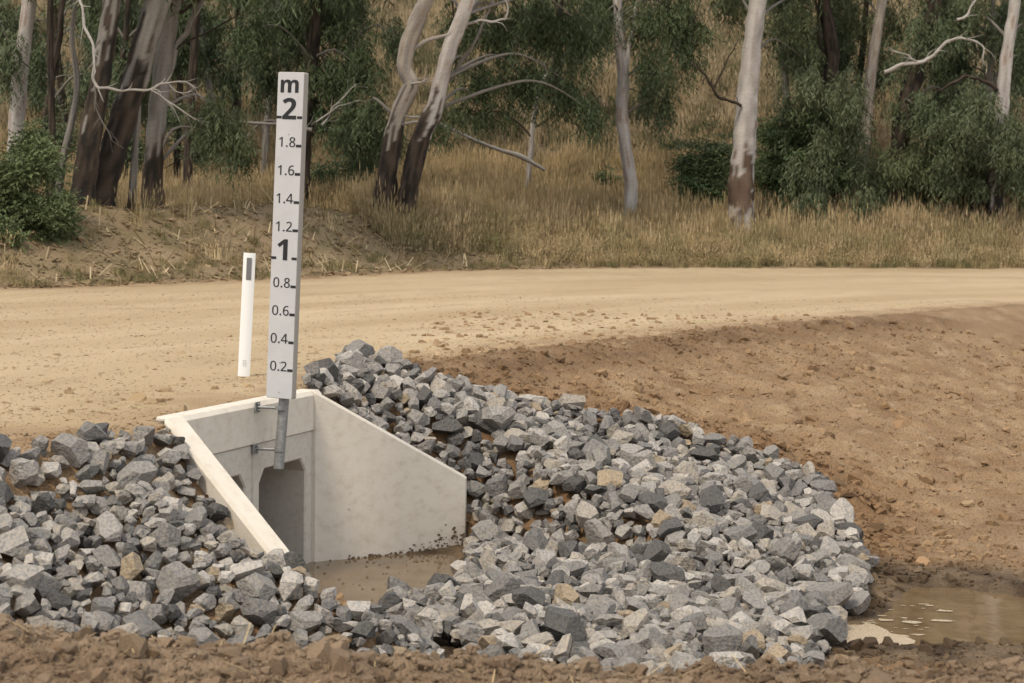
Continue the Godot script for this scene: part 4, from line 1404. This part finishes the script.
	tree("gum_tree", "dark gum up the slope seen past the depth board top", back, 60.0, [[235, 150, 9], [238, 60, 8], [240, -20, 7]], "dark", 9.0, [], [[215, 20, 26, 26, 36], [250, -10, 40, 26, 50], [225, 70, 20, 24, 26]], G3, null, 1.2)
	tree("gum_tree", "dark gum up the slope behind the white twin trunk's foliage", back, 60.0, [[560, 150, 9], [556, 80, 8], [560, 0, 7]], "dark", 9.0, [], [[530, 10, 40, 26, 50], [575, 40, 26, 26, 36], [600, 0, 30, 26, 36]], G3, null, 1.2)
	tree("gum_tree", "bushy gum up the slope behind the arched white limb", back, 60.0, [[965, 160, 10], [960, 90, 9], [970, 0, 7]], "dark", 9.0, [], [[950, 110, 40, 30, 60], [990, 90, 36, 30, 50], [930, 140, 30, 26, 40], [1010, 20, 30, 40, 44]], G1, null, 1.2)
	var thick := "slim gum trunks in the thicket up the slope"
	for q in [[38, 52.0, 0.3, "pale straight gum"], [70, 55.0, -0.2, "crooked grey stem"], [108, 50.0, 0.25, "leaning blackened gum"], [176, 51.0, 0.1, "grey forked gum"], [222, 54.0, -0.3, "slim dark trunk"], [262, 52.0, 0.2, "depth board top"], [345, 55.0, 0.1, "kinked cream gum"], [790, 55.0, -0.1, "stout white gum"], [850, 55.0, 0.2, "tall pale gum"], [945, 54.0, -0.15, "arched white limb"], [985, 56.0, 0.1, "slim white gum"]]:
		var x0: float = q[0]
		var kk: float = q[2]
		var cr := []
		for j in 4: cr.append([x0 + kk * 100 + rng.randfn() * 26, rng.randf_range(-30, 80), 20, 24, 24])
		for j in 2: cr.append([x0 + kk * 200 + rng.randfn() * 30, rng.randf_range(-170, -60), 40, 36, 34])
		tree("gum_tree", "slim dull trunk in the thicket up the slope behind the " + q[3], thick, q[1], [[x0, 170, 7], [x0 + kk * 30, 110, 6.5], [x0 + kk * 70, 40, 6], [x0 + kk * 90, -10, 5], [x0 + kk * 200, -140, 3]], "grey" if rng.randf() < 0.5 else "dark", 0.6, [], cr, G3 if rng.randf() < 0.6 else G1, null, 1.1)
	# --- shrubs
	var sh := "dark leafy shrubs under the gums"
	shrub("shrub", "bright green leafy shrub at the end of the earth windrow", "", [22, 262], 33.0, scatter(-30, 62, 135, 245, 26, 20, 0.0), Color(0.068, 0.088, 0.038), 0.85)
	shrub("shrub", "dark feathery shrub beside the stout white gum", sh, [705, 226], 0.0, [[700, 190, 26, 30, 100], [718, 160, 20, 30, 70], [690, 165, 18, 30, 50], [715, 205, 24, 20, 70]], Color(0.05, 0.074, 0.032), 1.0)
	shrub("shrub", "wide dark shrub filling the gap between stout and tall pale gums", sh, [800, 226], 0.0, [[780, 170, 34, 36, 150], [815, 165, 38, 40, 170], [790, 200, 36, 22, 110], [835, 195, 30, 26, 100], [805, 120, 30, 26, 90], [775, 135, 16, 26, 50]], Color(0.062, 0.092, 0.040), 1.0)
	shrub("shrub", "hanging olive green foliage of a young gum before the wide dark shrub", sh, [840, 228], 0.0, scatter(768, 884, 70, 205, 22, 13, -1.2), Color(0.066, 0.08, 0.043), 1.0, gum)
	shrub("shrub", "hanging olive green foliage of a young gum before the slim white gum", sh, [975, 234], 0.0, scatter(925, 1030, 95, 200, 18, 13, -1.2), Color(0.062, 0.076, 0.04), 1.0, gum)
	shrub("shrub", "drooping grey green sapling shrub beside the tall pale gum", sh, [905, 232], 0.0, [[890, 170, 30, 32, 70], [910, 200, 26, 24, 60], [885, 205, 22, 20, 46], [915, 160, 24, 30, 54], [925, 215, 18, 14, 30]], G2, 0.9, gum)
	shrub("shrub", "tall dark green shrub between arched limb trunk and slim white gum", sh, [958, 228], 0.0, [[955, 140, 36, 36, 150], [970, 180, 36, 34, 150], [940, 180, 26, 30, 90], [960, 210, 34, 18, 80]], Color(0.072, 0.105, 0.045), 1.0)
	shrub("shrub", "grey green shrub growing past the slim white gum", sh, [1020, 232], 0.0, [[1018, 170, 20, 36, 80], [1022, 205, 20, 24, 60], [1040, 180, 24, 40, 80]], G2, 0.9)
	shrub("shrub", "small green bush in dry grass beside the slender forked gum", "", [612, 214], 0.0, [[612, 186, 10, 16, 26], [606, 178, 6, 10, 10]], Color(0.05, 0.075, 0.032), 0.8)
	shrub("shrub", "low dark bush behind the pair of twin trunks", "", [340, 190], 50.0, [[330, 175, 24, 18, 40], [360, 165, 20, 22, 36]], G3, 0.9)
	shrub("shrub", "dim green undergrowth bush behind the leaning trunks", "", [120, 190], 50.0, [[130, 150, 24, 26, 50], [60, 140, 24, 30, 50], [200, 150, 24, 24, 44], [170, 120, 20, 20, 30]], G1, 0.9)
	# --- fallen wood
	var lg := at(440, 122, 50.0)
	for f in [["pale fallen branch sloping down through the dry grass", [[436, 122, 2], [470, 138, 3], [500, 150, 3.5], [520, 156, 5], [545, 170, 3]], 50.5], ["grey fallen log lying on the slope behind the depth board", [[300, 126, 5], [330, 130, 7], [372, 134, 6], [395, 128, 4]], 49.0]]:
		var o := at(f[1][2][0], f[1][2][1], f[2])
		o.y = height(o.x, o.z)
		var pr := px_path(f[1], f[2], Vector3.ZERO)
		for i in pr[0].size():
			pr[0][i].y = maxf(pr[0][i].y, height(pr[0][i].x, pr[0][i].z) + 0.05)
			pr[0][i] -= o
		var l := obj("fallen_branch", tube(pr[0], pr[1], 8, painter("bone", 0, -1, 3.0), 0.1, 0.15), M.bark, null, o)
		tag(l, f[0], "fallen branch")
	build_grass()
func build_grass() -> void:
	var tall := tuft(60, 0.24, 0.78, 0.35, 0.0042)
	var wide := tuft(40, 0.3, 0.7, 0.3, 0.010)
	var low := tuft(30, 0.16, 0.3, 0.0, 0.006)
	var X := []
	var C := []
	var X2 := []
	var C2 := []
	var X3 := []
	var C3 := []
	var tries := 0
	while tries < 60000 and X.size() < 15000:
		tries += 1
		var d := rng.randf_range(28.0, 56.0)
		var x := rng.randf_range(-0.36, 0.36) * d
		var y := height(x, -d)
		var q := hq.x
		if q < 0.5 or hr.x > 0: continue
		var px := 512.0 + x / d * F
		var bare := smoothstep(600.0, 470.0, px) * smoothstep(lerpf(2.6, 7.6, smoothstep(400.0, 320.0, px)), lerpf(1.4, 6.0, smoothstep(400.0, 320.0, px)), q)     # the bladed windrow is almost bare
		if rng.randf() < bare * 0.985: continue
		var patch := n1.get_noise_2d(x * 2.0, d * 2.0)
		if q < 2.2 and rng.randf() > 0.25 + 0.45 * q - 0.25 + patch: continue
		var s := rng.randf_range(0.4, 1.25) * (1.0 + 0.7 * patch) * (0.30 + 0.85 * smoothstep(0.6, 4.5, q))
		X.append(Transform3D(Basis(Vector3.UP, rng.randf() * TAU).scaled_local(Vector3(1, s, 1)), Vector3(x, y, -d)))
		var c := Color(0.36, 0.255, 0.13).lerp(Color(0.54, 0.42, 0.25), rng.randf())
		c = c.lerp(Color(0.20, 0.16, 0.07), clampf(0.15 + n3.get_noise_2d(x * 1.6, d * 1.6) * 1.6, 0, 0.8))
		if q < 3.0 and n1.get_noise_2d(x * 1.7 + 80, d * 1.7) > 0.05: c = c.lerp(Color(0.15, 0.155, 0.065), rng.randf() * 0.8)
		c *= 1.0 + 0.5 * n3.get_noise_2d(x * 2.5 + 17, d * 2.5)
		C.append(c)
	tries = 0
	while tries < 30000 and X2.size() < 16000:
		tries += 1
		var d := rng.randf_range(50.0, 100.0)
		var x := rng.randf_range(-0.36, 0.36) * d
		var y := height(x, -d)
		if n1.get_noise_2d(x * 1.1, d * 1.1) < -0.28: continue
		X2.append(Transform3D(Basis(Vector3.UP, rng.randf() * TAU).scaled_local(Vector3.ONE * rng.randf_range(0.7, 1.3)), Vector3(x, y, -d)))
		var c := Color(0.29, 0.215, 0.12).lerp(Color(0.44, 0.35, 0.22), rng.randf())
		c = c.lerp(Color(0.115, 0.11, 0.055), clampf(0.25 + n3.get_noise_2d(x * 0.35, d * 0.35) * 2.2, 0, 0.9))
		C2.append(c)
	tries = 0
	while tries < 20000 and X3.size() < 2600:
		tries += 1
		var d := rng.randf_range(27.0, 48.0)
		var x := rng.randf_range(-0.34, 0.34) * d
		var y := height(x, -d)
		var q := hq.x
		if q < 0.1 or q > 5.0 or hr.x > 0: continue
		var px := 512.0 + x / d * F
		if n1.get_noise_2d(x * 2.6 + 40, d * 2.6) < (0.08 if px > 560 else (0.12 if q < 1.6 else 0.3)): continue
		X3.append(Transform3D(Basis(Vector3.UP, rng.randf() * TAU).scaled_local(Vector3.ONE * rng.randf_range(0.4, 1.2) * (1.0 if px > 560 else 0.6)), Vector3(x, y, -d)))
		C3.append(Color(0.12, 0.125, 0.05).lerp(Color(0.36, 0.27, 0.14), rng.randf() * 1.0))
	print("grass ", X.size(), " ", X2.size(), " ", X3.size())
	tag(many("tall_dry_grass", tall, M.grass, X, C), "tall straw coloured dry grass along the foot of the trees", "grass", "", "stuff")
	tag(many("hillside_grass", wide, M.grass, X2, C2), "pale dry grass covering the slope behind the gums", "grass", "", "stuff")
	tag(many("low_grass", low, M.grass, X3, C3), "short green and straw grass on the far road shoulder", "grass", "", "stuff")

func _ready() -> void:
	# ---- camera
	rng.seed = 20240
	cam_basis = Basis(Vector3.RIGHT, deg_to_rad(-PITCH)) * Basis(Vector3.BACK, deg_to_rad(ROLL))
	var cam := Camera3D.new()
	cam.name = "camera"
	add_child(cam)
	cam.transform = Transform3D(cam_basis, EYE)
	cam.fov = rad_to_deg(2.0 * atan(341.5 / F))
	cam.far = 600.0
	cam.current = true
	var lens := CameraAttributesPhysical.new()
	lens.frustum_focus_distance = 15.5
	lens.frustum_focal_length = 63.0
	lens.exposure_aperture = 4.8
	cam.attributes = lens
	cam.fov = rad_to_deg(2.0 * atan(341.5 / F))
	# ---- sky and light: thin overcast, a soft high sun behind the camera's left shoulder
	var we := WorldEnvironment.new()
	we.name = "environment"
	var env := Environment.new()
	env.background_mode = Environment.BG_SKY
	var sm := ProceduralSkyMaterial.new()
	sm.sky_top_color = Color(0.84, 0.85, 0.87)
	sm.sky_horizon_color = Color(0.88, 0.88, 0.88)
	sm.sky_curve = 0.2
	sm.ground_horizon_color = Color(0.45, 0.40, 0.33)
	sm.ground_bottom_color = Color(0.30, 0.25, 0.20)
	var sky := Sky.new()
	sky.sky_material = sm
	env.sky = sky
	env.background_energy_multiplier = 1.0
	env.tonemap_mode = Environment.TONE_MAPPER_LINEAR
	env.tonemap_exposure = 1.85
	env.sdfgi_enabled = true
	env.ssao_enabled = true
	env.ssil_enabled = true
	we.environment = env
	add_child(we)
	var sun := DirectionalLight3D.new()
	sun.name = "sun"
	sun.light_energy = 0.5
	sun.light_angular_distance = 10.0
	sun.light_color = Color(1.0, 0.95, 0.87)
	sun.shadow_enabled = true
	add_child(sun)
	sun.look_at_from_position(Vector3(-5, 11, 3), Vector3(0, 0, -4))
	# ---- noise fields
	for q in [[n1, 1, 0.35, 3], [n2, 2, 0.9, 2], [n3, 3, 1.0, 4], [n4, 4, 0.2, 2]]:
		q[0].seed = q[1]; q[0].frequency = q[2]; q[0].fractal_octaves = q[3]
		q[0].noise_type = FastNoiseLite.TYPE_SIMPLEX_SMOOTH
	var t0 := Time.get_ticks_msec()
	make_materials()
	plan()
	plan_rocks()
	# ---- the setting
	build_ground()
	print("ground ", Time.get_ticks_msec() - t0)
	var wp := PackedVector2Array([v2(TL - N * 7.0 - E * 0.1), v2(TR - N * 7.0 + E * 0.05), v2(TR + E * 0.05), v2(RE + (RE - TR) * Vector3(0.05, 0, 0.05)), v2(on_y(480, 600, WATER)), v2(on_y(440, 650, WATER)), v2(on_y(330, 640, WATER)), v2(LE), v2(TL - E * 0.1)])
	structure("creek_water", sheet(wp, WATER), M.water)
	var big := PackedVector2Array()
	for p in Geometry2D.offset_polygon(puddle, 0.35)[0]: big.append(p)
	structure("puddle_water", sheet(big, WATER + 0.004), M.water)
	build_culvert()
	build_gauge()
	build_guide_post()
	build_rocks()
	print("rocks ", Time.get_ticks_msec() - t0)
	var sl := tag(obj("silt_film", sheet(silt, WATER + 0.008), M.silt), "pale tan silt scum floating at the puddle edge by the rocks", "silt", "", "stuff")
	var ds := begin()
	for k in 120:
		var c := on_y(rng.randf_range(310, 455), 560 + 55 * pow(rng.randf(), 1.6), WATER + 0.004)
		var rr := 0.004 + 0.014 * pow(rng.randf(), 2.5)
		for j in 5: tri(ds, c + Vector3(0, rr * 0.5, 0), c + Vector3(cos(j * 1.257), 0, sin(j * 1.257)) * rr, c + Vector3(cos(j * 1.257 + 1.257), 0, sin(j * 1.257 + 1.257)) * rr, Vector3.UP)
	tag(obj("floating_debris", ds.commit(), M.mud), "dark specks of litter floating on the culvert pool", "debris", "", "stuff")
	var is_ := begin()
	for k in 40:
		var c := on_y(rng.randf_range(832, 945), rng.randf_range(602, 640), WATER + 0.009)
		var rr := 0.008 + 0.035 * pow(rng.randf(), 2.0)
		var ps := []
		for j in 7: ps.append(c + Vector3(cos(j * 0.898) * 2.2, 0, sin(j * 0.898)) * rr * rng.randf_range(0.4, 1.2))
		for j in 7: tri(is_, c, ps[j], ps[(j + 1) % 7], Vector3.UP)
	tag(obj("scum_flecks", is_.commit(), M.silt), "pale flecks of scum drifting on the muddy puddle", "scum", "", "stuff")
	build_clods()
	print("clods ", Time.get_ticks_msec() - t0)
	build_plants()
	print("plants ", Time.get_ticks_msec() - t0)
